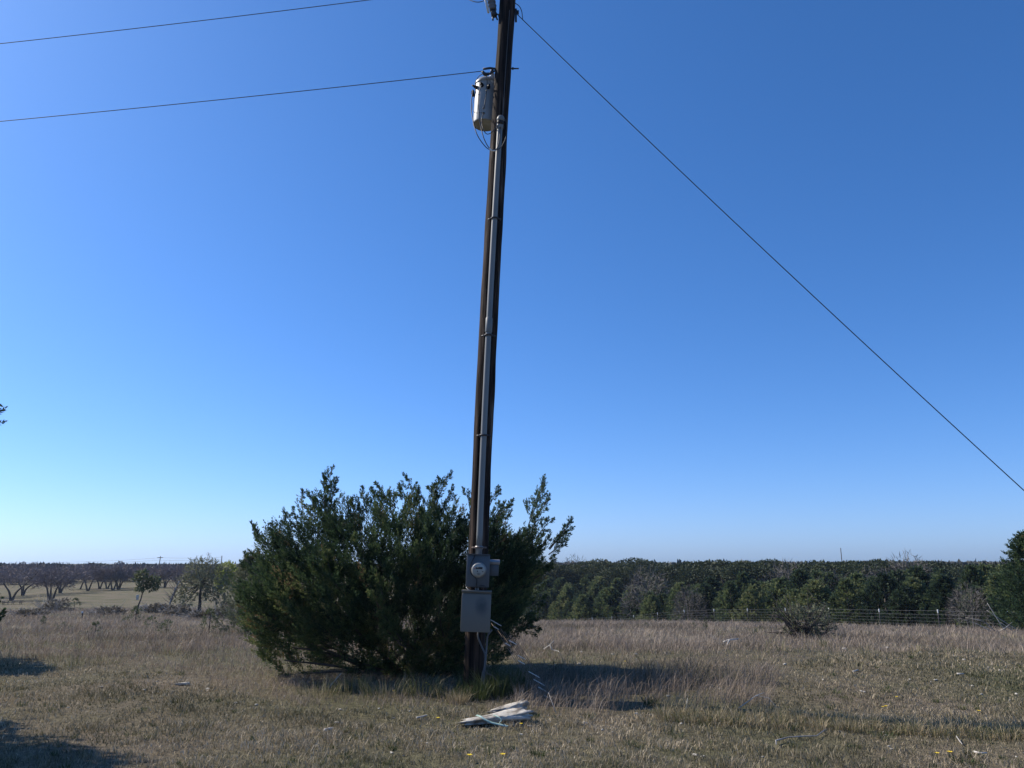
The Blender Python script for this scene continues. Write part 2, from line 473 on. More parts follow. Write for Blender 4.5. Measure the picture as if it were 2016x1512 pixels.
def make_turf():
    m = MB()
    x, y = sector(330000, 5.3, 26, R(43), 1.5)
    z = zone(x, y)
    cl = vnoise(x, y, .16, 8) * .6 + vnoise(x, y, .05, 9) * .4
    keep = (RNG.uniform(0, 1, len(x)) > z * .9) & (cl > RNG.uniform(.12, .5, len(x)))
    x, y, cl = x[keep], y[keep], cl[keep]
    n = len(x)
    P = np.stack([x, y, ground(x, y) - .004], 1)
    big = vnoise(x, y, 1.1, 12)
    L = (.018 + .05 * cl * RNG.uniform(.4, 1.2, n)) * (.7 + .6 * big)
    L *= 1 + .8 * np.clip((vnoise(x, y, .33, 14) - .62) * 5, 0, 1)
    W = np.maximum(.005, .00085 * y) * RNG.uniform(.7, 1.3, n)
    a = RNG.uniform(0, 2 * math.pi, n); q = RNG.uniform(.2, 1.15, n)
    lean = np.stack([np.cos(a) * q, np.sin(a) * q], 1)
    patch = vnoise(x, y, .9, 21) * .5 + vnoise(x, y, .25, 22) * .3 + vnoise(x, y, 3, 23) * .2
    tint = np.clip(.43 + (patch - .5) * 1.0 + RNG.normal(0, .19, n), 0, 1)
    m.add(*blades(P, L, W, lean, tint))
    o = m.build("mown_grass", M['turf'])
    tag(o, "short mown olive and straw coloured grass covering the near ground", kind="stuff")
make_turf()

def make_tall():
    m = MB()
    x, y = sector(420000, 7.4, 75, R(43), 1.75)
    s = (x - FENCE[2][0]) * FN[0] + (y - FENCE[2][1]) * FN[1]
    z = zone(x, y)
    px = 1008 + F_PX * x / (y * 1.03); row = row_of(y)
    cl = vnoise(x, y, .22, 31) * .55 + vnoise(x, y, .6, 32) * .45
    mown_far = (y > 55) & (s < -12)
    keep = (z > RNG.uniform(.25, .9, len(x))) & (cl > RNG.uniform(.1, .75, len(x))) & (s < 4) & ~(mown_far & (RNG.uniform(0, 1, len(x)) > .25))
    x, y, cl, s, px, row = (q[keep] for q in (x, y, cl, s, px, row))
    n = len(x)
    patch = ((px > 1010) & (px < 1480) & (row > 1325) & (row < 1418)).astype(float)
    field = np.clip((1305 - row) / 40, 0, 1)
    tall_n = vnoise(x, y, 1.5, 33) * .6 + vnoise(x, y, .5, 34) * .4
    h = (.06 + .11 * field) * (.35 + 1.5 * tall_n ** 1.5) + .17 * patch * (.6 + .8 * tall_n) + .03
    h *= np.clip(.3 + z[keep], .4, 1)
    h *= np.where((row > 1290) & (row < 1330) & (px > 1040), .75, 1)
    nearf = np.clip(1 - np.abs(s + 9) / 9, 0, 1) * (x > 0)
    h += .12 * nearf * (.4 + 1.2 * tall_n)
    L = h * RNG.uniform(.45, 1.25, n) * (.6 + .7 * cl)
    P = np.stack([x, y, ground(x, y) - .01], 1)
    W = np.maximum(.0045, .00052 * y) * RNG.uniform(.6, 1.3, n)
    a = RNG.uniform(0, 2 * math.pi, n); q = RNG.uniform(.15, 1.15, n)
    lean = np.stack([np.cos(a) * q + .28 * patch + .12, np.sin(a) * q], 1)
    col = vnoise(x, y, 1.8, 41) * .5 + vnoise(x, y, .4, 42) * .3 + vnoise(x, y, 9, 43) * .2
    tint = np.clip(.45 + (col - .5) * .95 + .3 * nearf + RNG.normal(0, .15, n), 0, 1)
    m.add(*blades(P, L, W, lean, tint))
    o = m.build("dry_grass", M['tall'])
    tag(o, "tall wiry brown dry grass and scrub filling the field", kind="stuff")
make_tall()

def make_tufts():
    m = MB()
    spots = []
    for px, py, n, h, t, rad in [(935, 1378, 260, .26, .15, .14), (975, 1372, 300, .34, .25, .22), (1010, 1360, 260, .36, .3, .22), (905, 1384, 220, .16, .95, .12),
                                 (952, 1362, 220, .30, .1, .15), (1280, 1390, 70, .14, .05, .07), (920, 1362, 150, .28, .5, .12), (880, 1375, 120, .22, .6, .2),
                                 (1060, 1490, 50, .07, .0, .06), (700, 1455, 80, .06, .0, .15), (760, 1470, 80, .06, .05, .15), (1900, 1505, 80, .07, .1, .12),
                                 (1740, 1452, 60, .08, .1, .1), (630, 1370, 120, .22, .75, .25), (760, 1372, 150, .26, .7, .3), (830, 1368, 150, .26, .6, .25), (690, 1362, 140, .25, .65, .2)]:
        c = hit(px, py)
        spots.append((c, n, h, t, rad))
    for k in range(420):                              # weeds sprinkled through the mown ground
        x, y = sector(1, 6, 15, R(40), 1.4)
        if zone(x, y)[0] > .5: continue
        c = Vector((x[0], y[0], 0))
        spots.append((c, int(RNG.integers(12, 40)), RNG.uniform(.03, .075), RNG.uniform(0, .45), RNG.uniform(.02, .09)))
    for k in range(620):                              # rough tussocks along the mowing edge right of the pole
        px = RNG.uniform(1300, 2060)
        py = np.interp(px, [1300, 1400, 1600, 1800, 2060], [1412, 1422, 1432, 1444, 1456]) + RNG.uniform(-16, 7)
        spots.append((hit(px, py), int(RNG.integers(8, 26)), RNG.uniform(.05, .14), RNG.uniform(.62, 1.05), RNG.uniform(.03, .10)))
    for k in range(150):                              # loose seeded tussocks through the field
        px = RNG.uniform(-60, 2060); py = RNG.uniform(1232, 1330)
        if 440 < px < 1080: continue
        spots.append((hit(px, py), int(RNG.integers(10, 30)), RNG.uniform(.12, .28), RNG.uniform(.65, 1), RNG.uniform(.04, .2)))
    for c, n, h, t, rad in spots:
        a = RNG.uniform(0, 2 * math.pi, n); q = np.sqrt(RNG.uniform(0, 1, n)) * rad
        x, y = c.x + np.cos(a) * q, c.y + np.sin(a) * q
        P = np.stack([x, y, ground(x, y) - .005], 1)
        L = h * RNG.uniform(.4, 1.2, n)
        le = np.stack([np.cos(a), np.sin(a)], 1) * (RNG.uniform(.1, 1.0, n))[:, None]
        m.add(*blades(P, L, np.full(n, max(.0055, .0006 * c.y)), le, np.clip(RNG.normal(t, .15, n), 0, 1)))
    o = m.build("grass_tufts", M['tuft'])
    tag(o, "green and straw grass tufts around the pole foot and in the turf", kind="stuff")
make_tufts()

# ------------------------------------------------------------------ foliage builders
def diamond(P, D, L, W, tint):
    n = len(P)
    rnd = RNG.normal(0, 1, (n, 3))
    S = norm(np.cross(D, rnd)) * (W / 2)[:, None]
    V = np.stack([P, P + D * (L * .5)[:, None] + S, P + D * L[:, None], P + D * (L * .5)[:, None] - S], 1).reshape(-1, 3)
    return V, np.arange(n * 4).reshape(n, 4), np.repeat(tint, 4)
def sprays(m, P, A, L, n, bl, bw, tint, spread=.65, jit=.08):
    """feathery sprays: n blades along each axis"""
    k = len(P)
    t = RNG.uniform(.02, 1, (k, n))
    rad = RNG.normal(0, 1, (k, n, 3))
    rad -= (rad * A[:, None]).sum(2, keepdims=True) * A[:, None]
    rad = norm(rad)
    D = norm(A[:, None] * .8 + rad * (spread * (1 - .4 * t))[..., None])
    B = P[:, None] + A[:, None] * (L[:, None] * t)[..., None]
    ln = bl * (1.15 - .6 * t) * RNG.uniform(.6, 1.25, (k, n))
    tt = np.clip(tint[:, None] + RNG.normal(0, jit, (k, n)) + (t - .5) * .2, 0, 1)
    m.add(*diamond(B.reshape(-1, 3), D.reshape(-1, 3), ln.ravel(), (bw * RNG.uniform(.7, 1.3, (k, n))).ravel(), tt.ravel()))
def branchlets(m, P, A, L, tint, subs=8, n=19, bl=.058, bw=.0115, spread=.7):
    """each branchlet carries several sprays along its axis"""
    k = len(P)
    t = np.linspace(.15, 1.0, subs)[None] + RNG.uniform(-.06, .06, (k, subs))
    rad = RNG.normal(0, 1, (k, subs, 3))
    rad -= (rad * A[:, None]).sum(2, keepdims=True) * A[:, None]
    rad = norm(rad)
    w = spread * (1.05 - t)[..., None] + .12
    D = norm(A[:, None] + rad * w + np.array([0, 0, .15]))
    B = P[:, None] + A[:, None] * (L[:, None] * t * .8)[..., None]
    SL = L[:, None] * (.62 - .25 * t) * RNG.uniform(.7, 1.2, (k, subs))
    sprays(m, B.reshape(-1, 3), D.reshape(-1, 3), SL.ravel(), n, bl, bw, np.clip(np.repeat(tint, subs) + RNG.normal(0, .08, k * subs), 0, 1))

def in_poly(px, py, poly):
    n = len(poly); c = np.zeros(len(px), bool); j = n - 1
    for i in range(n):
        xi, yi = poly[i]; xj, yj = poly[j]
        cond = ((yi > py) != (yj > py)) & (px < (xj - xi) * (py - yi) / (yj - yi + 1e-12) + xi)
        c ^= cond; j = i
    return c
def edge_dist(px, py, poly):
    d = np.full(len(px), 1e9)
    for i in range(len(poly)):
        a = np.array(poly[i], float); b = np.array(poly[(i + 1) % len(poly)], float)
        ab = b - a
        t = np.clip(((px - a[0]) * ab[0] + (py - a[1]) * ab[1]) / (ab @ ab), 0, 1)
        d = np.minimum(d, np.hypot(px - a[0] - t * ab[0], py - a[1] - t * ab[1]))
    return d

# ------------------------------------------------------------------ the juniper bush behind the pole
def make_bush():
    BD = 11.4
    poly = [(478, 1170), (492, 1120), (515, 1082), (535, 1062), (565, 1030), (592, 1008), (618, 995), (645, 990), (672, 1000), (700, 1008), (730, 990), (762, 982), (800, 975),
            (835, 985), (865, 980), (888, 1005), (912, 1022), (932, 1005), (960, 1012), (985, 1018), (1003, 1035), (1020, 1032), (1042, 1025), (1056, 1045), (1075, 1065), (1068, 1085),
            (1052, 1100), (1068, 1118), (1066, 1140), (1050, 1165), (1060, 1185), (1040, 1205), (1045, 1230), (1012, 1248), (990, 1300), (930, 1335), (820, 1345), (700, 1348),
            (620, 1342), (550, 1322), (512, 1275), (500, 1240), (482, 1205)]
    W = np.array([(p.x, p.z) for p in (at(x, y, BD) for x, y in poly)])
    bx0, bx1, bz0, bz1 = W[:, 0].min(), W[:, 0].max(), W[:, 1].min(), W[:, 1].max()
    m = MB()
    root = np.array([-1.55, BD, gz(-1.55, BD)])
    def gen(n, front_bias):
        x = RNG.uniform(bx0, bx1, n); z = RNG.uniform(bz0, bz1, n)
        k = in_poly(x, z, W); x, z = x[k], z[k]
        e = edge_dist(x, z, W)
        T = np.minimum(1.3, 1.25 * np.sqrt(e / .85))
        s = RNG.uniform(-1, 1, len(x)); s = np.sign(s) * np.abs(s) ** front_bias
        return x, BD + s * T, z, e, s
    x, y, z, e, s = gen(4800, .6)
    g = ground(x, y)
    z = np.maximum(z, g + .05)
    # open, twiggy low left part
    low = (z - g < .62) & (x < -2.0) & (x > -3.25) & (y < BD + .3)
    k = ~low | (RNG.uniform(0, 1, len(x)) < .22)
    clump = vnoise(x + y * .7, z + y * .4, .34, 77)
    k &= (clump > RNG.uniform(.08, .44, len(x))) & ((e > .16) | (RNG.uniform(0, 1, len(x)) < .3)) & ((z < 1.7) | (clump > RNG.uniform(.12, .5, len(x))))
    x, y, z, s, clump = x[k], y[k], z[k], s[k], clump[k]
    P = np.stack([x, y, z], 1)
    A = norm(norm(P - (root + [0, 0, .5])) + np.array([-.05, 0, .55]) + RNG.normal(0, .28, P.shape))
    L = RNG.uniform(.26, .5, len(P))
    P = P - A * (L * .6)[:, None]
    tint = np.clip(.46 + (vnoise(x, z, .45, 78) - .5) * .7 + RNG.normal(0, .16, len(P)), 0, .95)
    tint[RNG.uniform(0, 1, len(P)) < .03] = 1.0          # browned dead sprays
    branchlets(m, P, A, L, tint)
    # the leaders that stick out of the outline, tip and root
    tips = [(652, 927, 640, 1000), (640, 940, 638, 1000), (598, 966, 632, 1012), (496, 1034, 532, 1092), (508, 1046, 535, 1085), (558, 1012, 600, 1055), (575, 1006, 610, 1040), (533, 1040, 575, 1080),
            (712, 966, 722, 1010), (742, 957, 780, 1000), (736, 962, 760, 1005), (801, 938, 818, 995), (790, 955, 805, 1000), (882, 932, 858, 995), (866, 945, 850, 1000), (892, 962, 868, 1010), (918, 966, 928, 1020),
            (978, 961, 962, 1000), (1006, 990, 972, 1030), (1000, 1000, 975, 1035), (985, 992, 965, 1030), (1072, 948, 1040, 1035), (1062, 965, 1045, 1020), (1082, 981, 1050, 1020), (1126, 1029, 1082, 1082),
            (1112, 1040, 1080, 1080), (1112, 1064, 1080, 1092), (1066, 1010, 1045, 1055), (1083, 1022, 1055, 1060), (480, 1094, 510, 1135), (498, 1085, 520, 1120), (470, 1150, 500, 1175), (466, 1185, 495, 1205), (1086, 1120, 1050, 1140),
            (1092, 1100, 1060, 1122), (1062, 1235, 1020, 1225), (1052, 1245, 1010, 1235), (1070, 1180, 1045, 1190), (820, 965, 826, 1000), (690, 985, 700, 1015), (770, 968, 778, 1000),
            (660, 950, 650, 1005), (615, 985, 628, 1015), (850, 958, 845, 1000)]
    st = MB()
    for tx, ty, rx, ry in tips:
        dd = BD + RNG.uniform(-.35, .35)
        t0, r0 = np.array(at(tx, ty, dd)), np.array(at(rx, ry, dd + RNG.uniform(-.15, .15)))
        ln = np.linalg.norm(t0 - r0)
        nb = max(4, int(ln / .065))
        st.tube([r0, (r0 + t0) / 2 + RNG.normal(0, .01, 3), t0], [.009, .006, .003], 5)
        ax = (t0 - r0) / ln
        for k in range(nb):
            f = k / nb
            p = r0 + (t0 - r0) * f * .92
            rad = RNG.normal(0, 1, 3); rad -= rad @ ax * ax; rad /= np.linalg.norm(rad)
            a = norm(ax + rad * .8 * (1 - .75 * f))
            branchlets(m, p[None], a[None], np.array([min(.26, ln * (.42 - .24 * f) + .05)]), np.array([.45 + RNG.normal(0, .1)]), 5, 16, .055, .0115)
    # near-side sprays, their lighter tint standing in for sunlight on them
    fr = [(745, 1140, 765, 1215, 10.0), (735, 1175, 770, 1230, 9.95), (755, 1210, 790, 1260, 9.95), (865, 1180, 868, 1235, 10.1), (760, 1240, 790, 1270, 10.0), (575, 1120, 600, 1180, 10.4), (640, 1090, 660, 1150, 10.3),
          (700, 1060, 715, 1120, 10.4), (820, 1080, 825, 1140, 10.3), (540, 1180, 580, 1230, 10.5), (1000, 1060, 980, 1110, 10.7), (600, 1230, 640, 1270, 10.3), (680, 1180, 700, 1240, 10.1)]
    for tx, ty, rx, ry, dd in fr:
        t0, r0 = np.array(at(tx, ty, dd)), np.array(at(rx, ry, dd + .3))
        ln = np.linalg.norm(t0 - r0); ax = (t0 - r0) / ln
        st.tube([r0 - ax * .3 + np.array([0, .5, 0]), r0, t0], [.012, .009, .003], 5)
        for k in range(9):
            f = k / 9
            rad = RNG.normal(0, 1, 3); rad -= rad @ ax * ax; rad /= np.linalg.norm(rad)
            branchlets(m, (r0 + (t0 - r0) * f * .9)[None], norm(ax + rad * .8 * (1 - f))[None], np.array([.30 - .14 * f]), np.array([.72]), 5, 13, .065, .013)
    t = thing("juniper_bush", "broad dark green juniper bush with feathery upright sprays behind the leaning pole", "bush", tuple(root))
    m.build("crown", M['juniper'], t)
    # stems
    for k in range(9):
        a = RNG.uniform(0, 2 * math.pi); el = RNG.uniform(.12, 1.2)
        ln = RNG.uniform(.7, 1.25)
        d = np.array([math.cos(a) * math.cos(el), math.sin(a) * math.cos(el) * .7, math.sin(el)])
        p0 = root + np.array([math.cos(a) * .12, math.sin(a) * .12, .0])
        p1 = p0 + d * ln * .5 + RNG.normal(0, .06, 3); p2 = p0 + d * ln + np.array([0, 0, .15]) + RNG.normal(0, .1, 3)
        p1[2] = max(p1[2], root[2] + .12); p2[2] = max(p2[2], root[2] + .25)
        r0 = RNG.uniform(.012, .026)
        st.tube(smooth_curve([p0, p1, p2], 4), np.linspace(r0, .006, 9), 6)
        for q in range(4):
            f = RNG.uniform(.3, .9); b = p0 + (p2 - p0) * f
            st.tube([b, b + d * .25 + RNG.normal(0, .14, 3), b + d * .45 + RNG.normal(0, .2, 3)], [.007, .005, .003], 4)
    for (ax_, ay_), (bx_, by_), (cx_, cy_) in [((770, 1330), (650, 1310), (560, 1300)), ((770, 1325), (680, 1295), (600, 1262)), ((780, 1330), (700, 1322), (610, 1325)), ((790, 1320), (730, 1270), (690, 1225)), ((760, 1330), (640, 1285), (575, 1275))]:
        dd = 10.8
        st.tube(smooth_curve([at(ax_, ay_, dd + .3), at(bx_, by_, dd), at(cx_, cy_, dd - .1)], 5), np.linspace(.022, .008, 11), 6)
    st.build("trunk", M['bark'], t)
make_bush()

# ------------------------------------------------------------------ utility pole
def pole_x(z): return -.455 + .024 * z + .0019 * z * z
PD = 9.69
def pole_pt(z, dx=0, dy=0): return Vector((pole_x(z) + dx, PD + dy, z))
def pole_r(z): return .121 - .0008 * z
PZ = 10.6
pole = thing("utility_pole", "tall dark wooden utility pole leaning slightly right in front of the juniper bush", "utility pole", (pole_x(0), PD, gz(pole_x(0), PD)))
def make_shaft():
    sides, rings = 40, 150
    zs = np.linspace(-.1, PZ, rings)
    a = np.arange(sides) * 2 * math.pi / sides
    V = []
    for z in zs:
        r = pole_r(z) + (vnoise(a * 6 / math.pi * 2, np.full(sides, z * .5), 1, 51) - .5) * .012 + (vnoise(a * 3.2, np.full(sides, z * 2.2), 1, 52) - .5) * .012
        V.append(np.stack([pole_x(z) + r * np.cos(a), PD + r * np.sin(a), np.full(sides, z)], 1))
    V = np.concatenate(V)
    k = np.arange(sides); k2 = (k + 1) % sides
    Q = np.concatenate([np.stack([i * sides + k, i * sides + k2, (i + 1) * sides + k2, (i + 1) * sides + k], 1) for i in range(rings - 1)])
    m = MB(); m.add(V, [Q, ((rings - 1) * sides + k)[None]])
    m.build("shaft", M['pole'], pole, smooth=True)
    b = MB()
    z8 = at(1010, 135, PD).z
    b.tube([pole_pt(z8, .06, 0), pole_pt(z8, .22, 0)], .010, 8)
    b.lathe([(.022, 0), (.022, .02)], pole_pt(z8, .125, 0), (1, 0, 0), 6)
    b.build("bolt", M['darksteel'], pole)
    g = MB()
    z9 = at(1017, 28, PD).z
    g.box(pole_pt(z9 - .02, .13, -.0), (.03, .05, .20), bevel=.006)
    g.lathe([(.03, 0), (.03, .03)], pole_pt(z9 + .03, .14, 0), (1, 0, 0), 8)
    g.build("guy_bracket", M['darksteel'], pole)
    p2 = MB()                                  # staple-held ground wire on the shaded face
    p2.tube([pole_pt(z, .04, -math.sqrt(pole_r(z) ** 2 - .0016) - .006) for z in np.linspace(6.9, 9.2, 12)], .004, 5)
    p2.build("ground_wire", M['polymer'], pole)
make_shaft()

# conduit riser
def make_conduit():
    z0, z1 = at(941, 1090, PD - .17).z, at(988, 238, PD - .17).z
    off = lambda z: -pole_r(z) - .048
    t = thing("conduit_riser", "pale grey conduit pipe strapped up the shaded face of the pole", "conduit", (pole_x(z0), PD + off(z0), z0))
    c = MB(); zs = np.linspace(z0 + .08, z1, 40)
    c.tube([pole_pt(z, .012, off(z)) for z in zs], .037, 20)
    c.build("pipe", M['conduit'], t, smooth=True)
    for py in (640,):
        zc = at(965, py, PD - .17).z
        c = MB(); c.tube([pole_pt(z, .012, off(z)) for z in (zc - .1, zc - .09, zc + .09, zc + .1)], [.040, .045, .045, .040], 20)
        c.build("coupling", M['conduit'], t)
    for py in (430, 660, 857, 1078):
        zc = at(960, py, PD - .17).z
        c = MB()
        a = np.linspace(R(180), R(360), 13)
        c.tube([pole_pt(zc, .012 + .045 * math.cos(q), off(zc) + .045 * math.sin(q)) for q in a], .012, 6)
        c.tube([pole_pt(zc, .012 - .085, off(zc) + .03), pole_pt(zc, .012 - .045, off(zc))], .012, 6)
        c.tube([pole_pt(zc, .012 + .045, off(zc)), pole_pt(zc, .012 + .085, off(zc) + .03)], .012, 6)
        c.build("strap", M['darksteel'] if py != 1078 else M['rust'], t)
    c = MB(); c.tube([pole_pt(z0 - .02, .012, off(z0)), pole_pt(z0 + .05, .012, off(z0)), pole_pt(z0 + .055, .012, off(z0)), pole_pt(z0 + .09, .012, off(z0))], [.04, .04, .048, .048], 20)
    c.build("hub_fitting", M['galv'], t)
    # weatherhead: domed hood over a slanted mouth
    h = MB()
    zt = z1
    h.tube([pole_pt(zt - .13, .012, off(zt)), pole_pt(zt - .1, .012, off(zt)), pole_pt(zt - .02, .012, off(zt)), pole_pt(zt, .012, off(zt))], [.040, .046, .046, .040], 18)
    prof = [(.050, 0), (.054, .010), (.050, .04), (.038, .062), (.018, .074), (.004, .076)]
    mo = MB(); mo.lathe([(.044, -.05), (.047, 0)], pole_pt(zt - .005, .016, off(zt) - .022), (.12, -.3, 1), 16); mo.build("mouth", M['black'], t)
    h.lathe(prof, pole_pt(zt - .005, .016, off(zt) - .018), (.12, -.3, 1), 20)
    h.build("weatherhead", M['conduit'], t, smooth=True)
    return z1
ZW = make_conduit()

# transformer
TD = PD + .235
tb, tt_ = at(954, 247, TD), at(959, 168, TD)
def make_transformer():
    ax = np.array(tuple((tt_ - tb).normalized()))
    H = (tt_ - tb).length
    t = thing("pole_transformer", "light grey cylindrical transformer hung on the left of the pole top", "transformer", tuple(tb))
    m = MB(); m.lathe([(.150, .012), (.158, .0), (.166, .006), (.168, .02), (.168, H - .01), (.166, H)], tb, ax, 40)
    m.build("tank", M['tank'], t, smooth=False)
    m = MB(); m.lathe([(.176, H - .025), (.178, H - .02), (.178, H + .012), (.172, H + .018), (.150, H + .05), (.10, H + .078), (.04, H + .09), (.005, H + .092)], tb, ax, 40)
    m.build("lid", M['tank'], t, smooth=False)
    # high-voltage bushing on the lid, beside the pole
    b0 = np.array(tuple(at(968, 166, TD - .12))); 
    m = MB(); prof = [(.03, 0)]
    for k in range(4):
        z = .02 + k * .04
        prof += [(.028, z), (.045, z + .012), (.028, z + .026)]
    prof += [(.02, .19), (.012, .2)]
    m.lathe(prof, b0, (.02, -.03, 1), 18)
    bsh = m.build("bushing", M['porcelain'], t, smooth=False)
    m = MB(); m.lathe([(.012, .195), (.024, .2), (.024, .225), (.01, .235)], b0, (.02, -.03, 1), 8); m.build("terminal", M['darksteel'], bsh)
    # low-voltage bushings on the near face
    for px, py, dp in ((938, 172, -.10), (949, 168, -.16), (961, 172, -.165)):
        c = np.array(tuple(at(px, py, TD + dp)))
        d = norm(np.array([c[0] - tb.x, c[1] - TD, .0]) + 1e-6)
        m = MB(); m.lathe([(.03, -.03), (.028, .0), (.020, .02), (.026, .028), (.014, .045), (.012, .075)], c, d, 12)
        m.build("low_voltage_terminal", M['black'], t)
    for px, py, dp, s in ((957, 179, -.165, .012), (952, 213, -.165, .014), (952, 223, -.165, .016)):
        c = np.array(tuple(at(px, py, TD + dp)))
        m = MB(); m.lathe([(s, -.01), (s, .012), (s * .6, .02)], c, (0, -1, 0), 8); m.build("lug", M['galv'] if py != 223 else M['darksteel'], t)
    # surge arrester on the left side
    a0 = np.array(tuple(at(936, 190, TD - .03)))
    m = MB(); prof = [(.012, 0)]
    for k in range(4):
        z = .01 + k * .022
        prof += [(.014, z), (.026, z + .008), (.014, z + .016)]
    prof += [(.010, .11)]
    m.lathe(prof, a0 + np.array([-.03, 0, 0]), (-.08, 0, 1), 12); ar = m.build("surge_arrester", M['black'], t)
    m = MB(); m.tube([a0 + np.array([-.03, 0, .02]), a0 + np.array([.05, 0, .02])], .008, 6); m.tube([a0 + np.array([-.03, 0, .02]), a0 + np.array([-.06, -.01, .05])], .007, 6); m.build("arrester_bracket", M['darksteel'], t)
    # hanger bracket towards the pole
    for f in (.2, .8):
        c = tb + (tt_ - tb) * f
        q = pole_pt(c.z)
        m = MB(); mid = (c + q) / 2; dv = (q - c); 
        Mx = Matrix.Rotation(math.atan2(dv.y, dv.x), 4, 'Z')
        m.box(mid + dv.normalized() * .03, (.16, .05, .09), Mx, .005); m.build("hanger", M['galv'], t)
make_transformer()

# dead-end clamp where the lower line lands on the pole
def make_clamp():
    c = at(962, 139, PD - .02)
    t = thing("line_clamp", "dark dead end clamp holding the lower overhead wire beside the pole", "clamp", tuple(c))
    m = MB(); a, b = at(950, 141, PD - .02), at(979, 136, PD - .02)
    m.tube(smooth_curve([a, at(955, 146, PD - .02), at(964, 145, PD - .02)], 4), [.02, .022, .024, .026, .026, .024, .022, .02, .018], 8)
    m.tube([at(951, 136, PD - .02), at(965, 134, PD - .02), b], [.016, .016, .014], 8)
    m.tube([at(964, 145, PD - .02), at(972, 141, PD - .02), b], [.018, .012, .014], 8)
    m.build("clamp_body", M['darksteel'], t)
    m = MB(); m.tube([b, pole_pt(b.z, -.08, 0)], .012, 8); m.build("eye_bolt", M['darksteel'], t)
make_clamp()

# fuse cutout at the top left
def make_cutout():
    c = at(970, 14, PD - .02)
    t = thing("fuse_cutout", "grey fused cutout hanging beside the pole at the top edge", "cutout", tuple(c))
    ax = norm(np.array(tuple(at(964, -24, PD - .02) - at(973, 24, PD - .02))))
    b = np.array(tuple(at(972, 26, PD - .02)))
    m = MB(); prof = [(.05, 0), (.052, .03)]
    for k in range(5):
        z = .05 + k * .062
        prof += [(.046, z), (.060, z + .012), (.060, z + .022), (.046, z + .036)]
    prof += [(.03, .38)]
    m.lathe(prof, b + ax * .05, ax, 20); m.build("insulator", M['polymer'], t, smooth=False)
    m = MB(); m.lathe([(.02, -.06), (.042, -.05), (.045, 0), (.036, .02), (.036, .06)], b, ax, 14)
    m.tube([b - ax * .06 + np.array([-.025, 0, 0]), b - ax * .12 + np.array([-.03, 0, 0])], .012, 6)
    m.tube([b - ax * .06 + np.array([.025, 0, 0]), b - ax * .11 + np.array([.035, 0, 0])], .012, 6)
    m.build("hinge", M['darksteel'], t)
    m = MB(); m.tube([b + np.array([-.075, -.01, .0]), b + ax * .22 + np.array([-.085, -.01, 0]), b + ax * .38 + np.array([-.06, 0, 0])], .016, 10); m.build("fuse_tube", M['porcelain'], t)
    m = MB(); m.tube([b, b + np.array([.09, 0, -.03]), np.array(tuple(pole_pt(b[2] - .03, -.1, 0)))], .010, 8); m.tube([b + np.array([.07, 0, -.03]), np.array(tuple(pole_pt(b[2] - .12, -.1, 0)))], .008, 6); m.build("bracket", M['darksteel'], t)
make_cutout()

# cables and lines
def line(name, label, cat, pts, r, mat, n=8, sides=6, group=None):
    m = MB(); m.tube(smooth_curve(pts, n), r, sides)
    o = m.build(name, mat, origin=tuple(pts[0]), smooth=True)
    return tag(o, label, cat, group)
def sagged(a, b, sag, n=40):
    a, b = np.array(tuple(a)), np.array(tuple(b))
    f = np.linspace(0, 1, n)[:, None]
    P = a + (b - a) * f
    P[:, 2] -= (4 * sag * f * (1 - f)).ravel()
    return P
def span(name, label, pts, r, cat="overhead wire", group=None):
    m = MB(); m.tube(pts, r, 6)
    return tag(m.build(name, M['wire'], origin=tuple(pts[0]), smooth=True), label, cat, group)
a = at(950, 140, PD - .02); b0 = at(0, 239, PD + .8); far = a + (b0 - a) * 5.5
def through(a, b, k, sag):
    """a span from a that passes through b and ends k times as far"""
    e = a + (b - a) * k
    f = 1 / k
    e.z += 4 * sag * f * (1 - f) / f
    return sagged(a, e, sag)
span("overhead_wire", "lower overhead wire running left from the clamp above the transformer", through(a, b0, 5.2, .55), .0055)
a2 = at(985, -34, PD); b2 = at(0, 86, PD + .8)
span("overhead_wire", "upper overhead wire crossing the top left corner to the pole head", through(a2, b2, 5.2, .75), .0055)
ga = at(1019, 29, PD); gb = at(2016, 947, 9.03); ge = ga + (gb - ga) * 1.34
ge.z = gz(ge.x, ge.y) + .05
span("guy_wire", "taut dark guy wire slanting from the pole top down to the right", sagged(ga, ge, .10), .0060, "guy wire")
line("jumper_wire", "short curved jumper wire on the right of the pole top", "jumper wire", [at(1014, 6, PD), at(1022, 12, PD), at(1027, 22, PD), at(1029, 38, PD)], .006, M['cable'])
line("jumper_wire", "short drooping jumper wire left of the cutout at the top", "jumper wire", [at(905, -20, PD + .1), at(918, -4, PD + .1), at(938, 4, PD), at(955, 0, PD), at(966, -14, PD)], .006, M['cable'])
dn = PD - .20
G = "drop cables looping below the transformer"
line("drop_cable", "outermost drop cable looping left of the transformer down to the conduit head", "drop cable", [at(931, 178, PD + .1), at(928, 200, PD + .02), at(929, 225, PD - .05), at(938, 262, dn), at(955, 288, dn), at(968, 295, dn - .02), at(985, 291, dn - .05), at(996, 270, dn - .04), at(998, 245, dn), at(990, 229, dn)], .0065, M['cable'], group=G)
line("drop_cable", "middle drop cable hanging over the transformer face down to the conduit head", "drop cable", [at(948, 168, PD + .02), at(943, 185, PD - .0), at(943, 222, PD - .05), at(950, 264, dn), at(962, 290, dn), at(974, 296, dn - .02), at(982, 282, dn - .05), at(985, 250, dn), at(987, 236, dn)], .0065, M['cable'], group=G)
line("drop_cable", "inner drop cable looping under the transformer tank to the conduit head", "drop cable", [at(952, 224, PD - .0), at(948, 234, PD - .04), at(950, 250, dn), at(957, 263, dn), at(966, 262, dn), at(976, 252, dn), at(986, 238, dn)], .006, M['cable'], group=G)
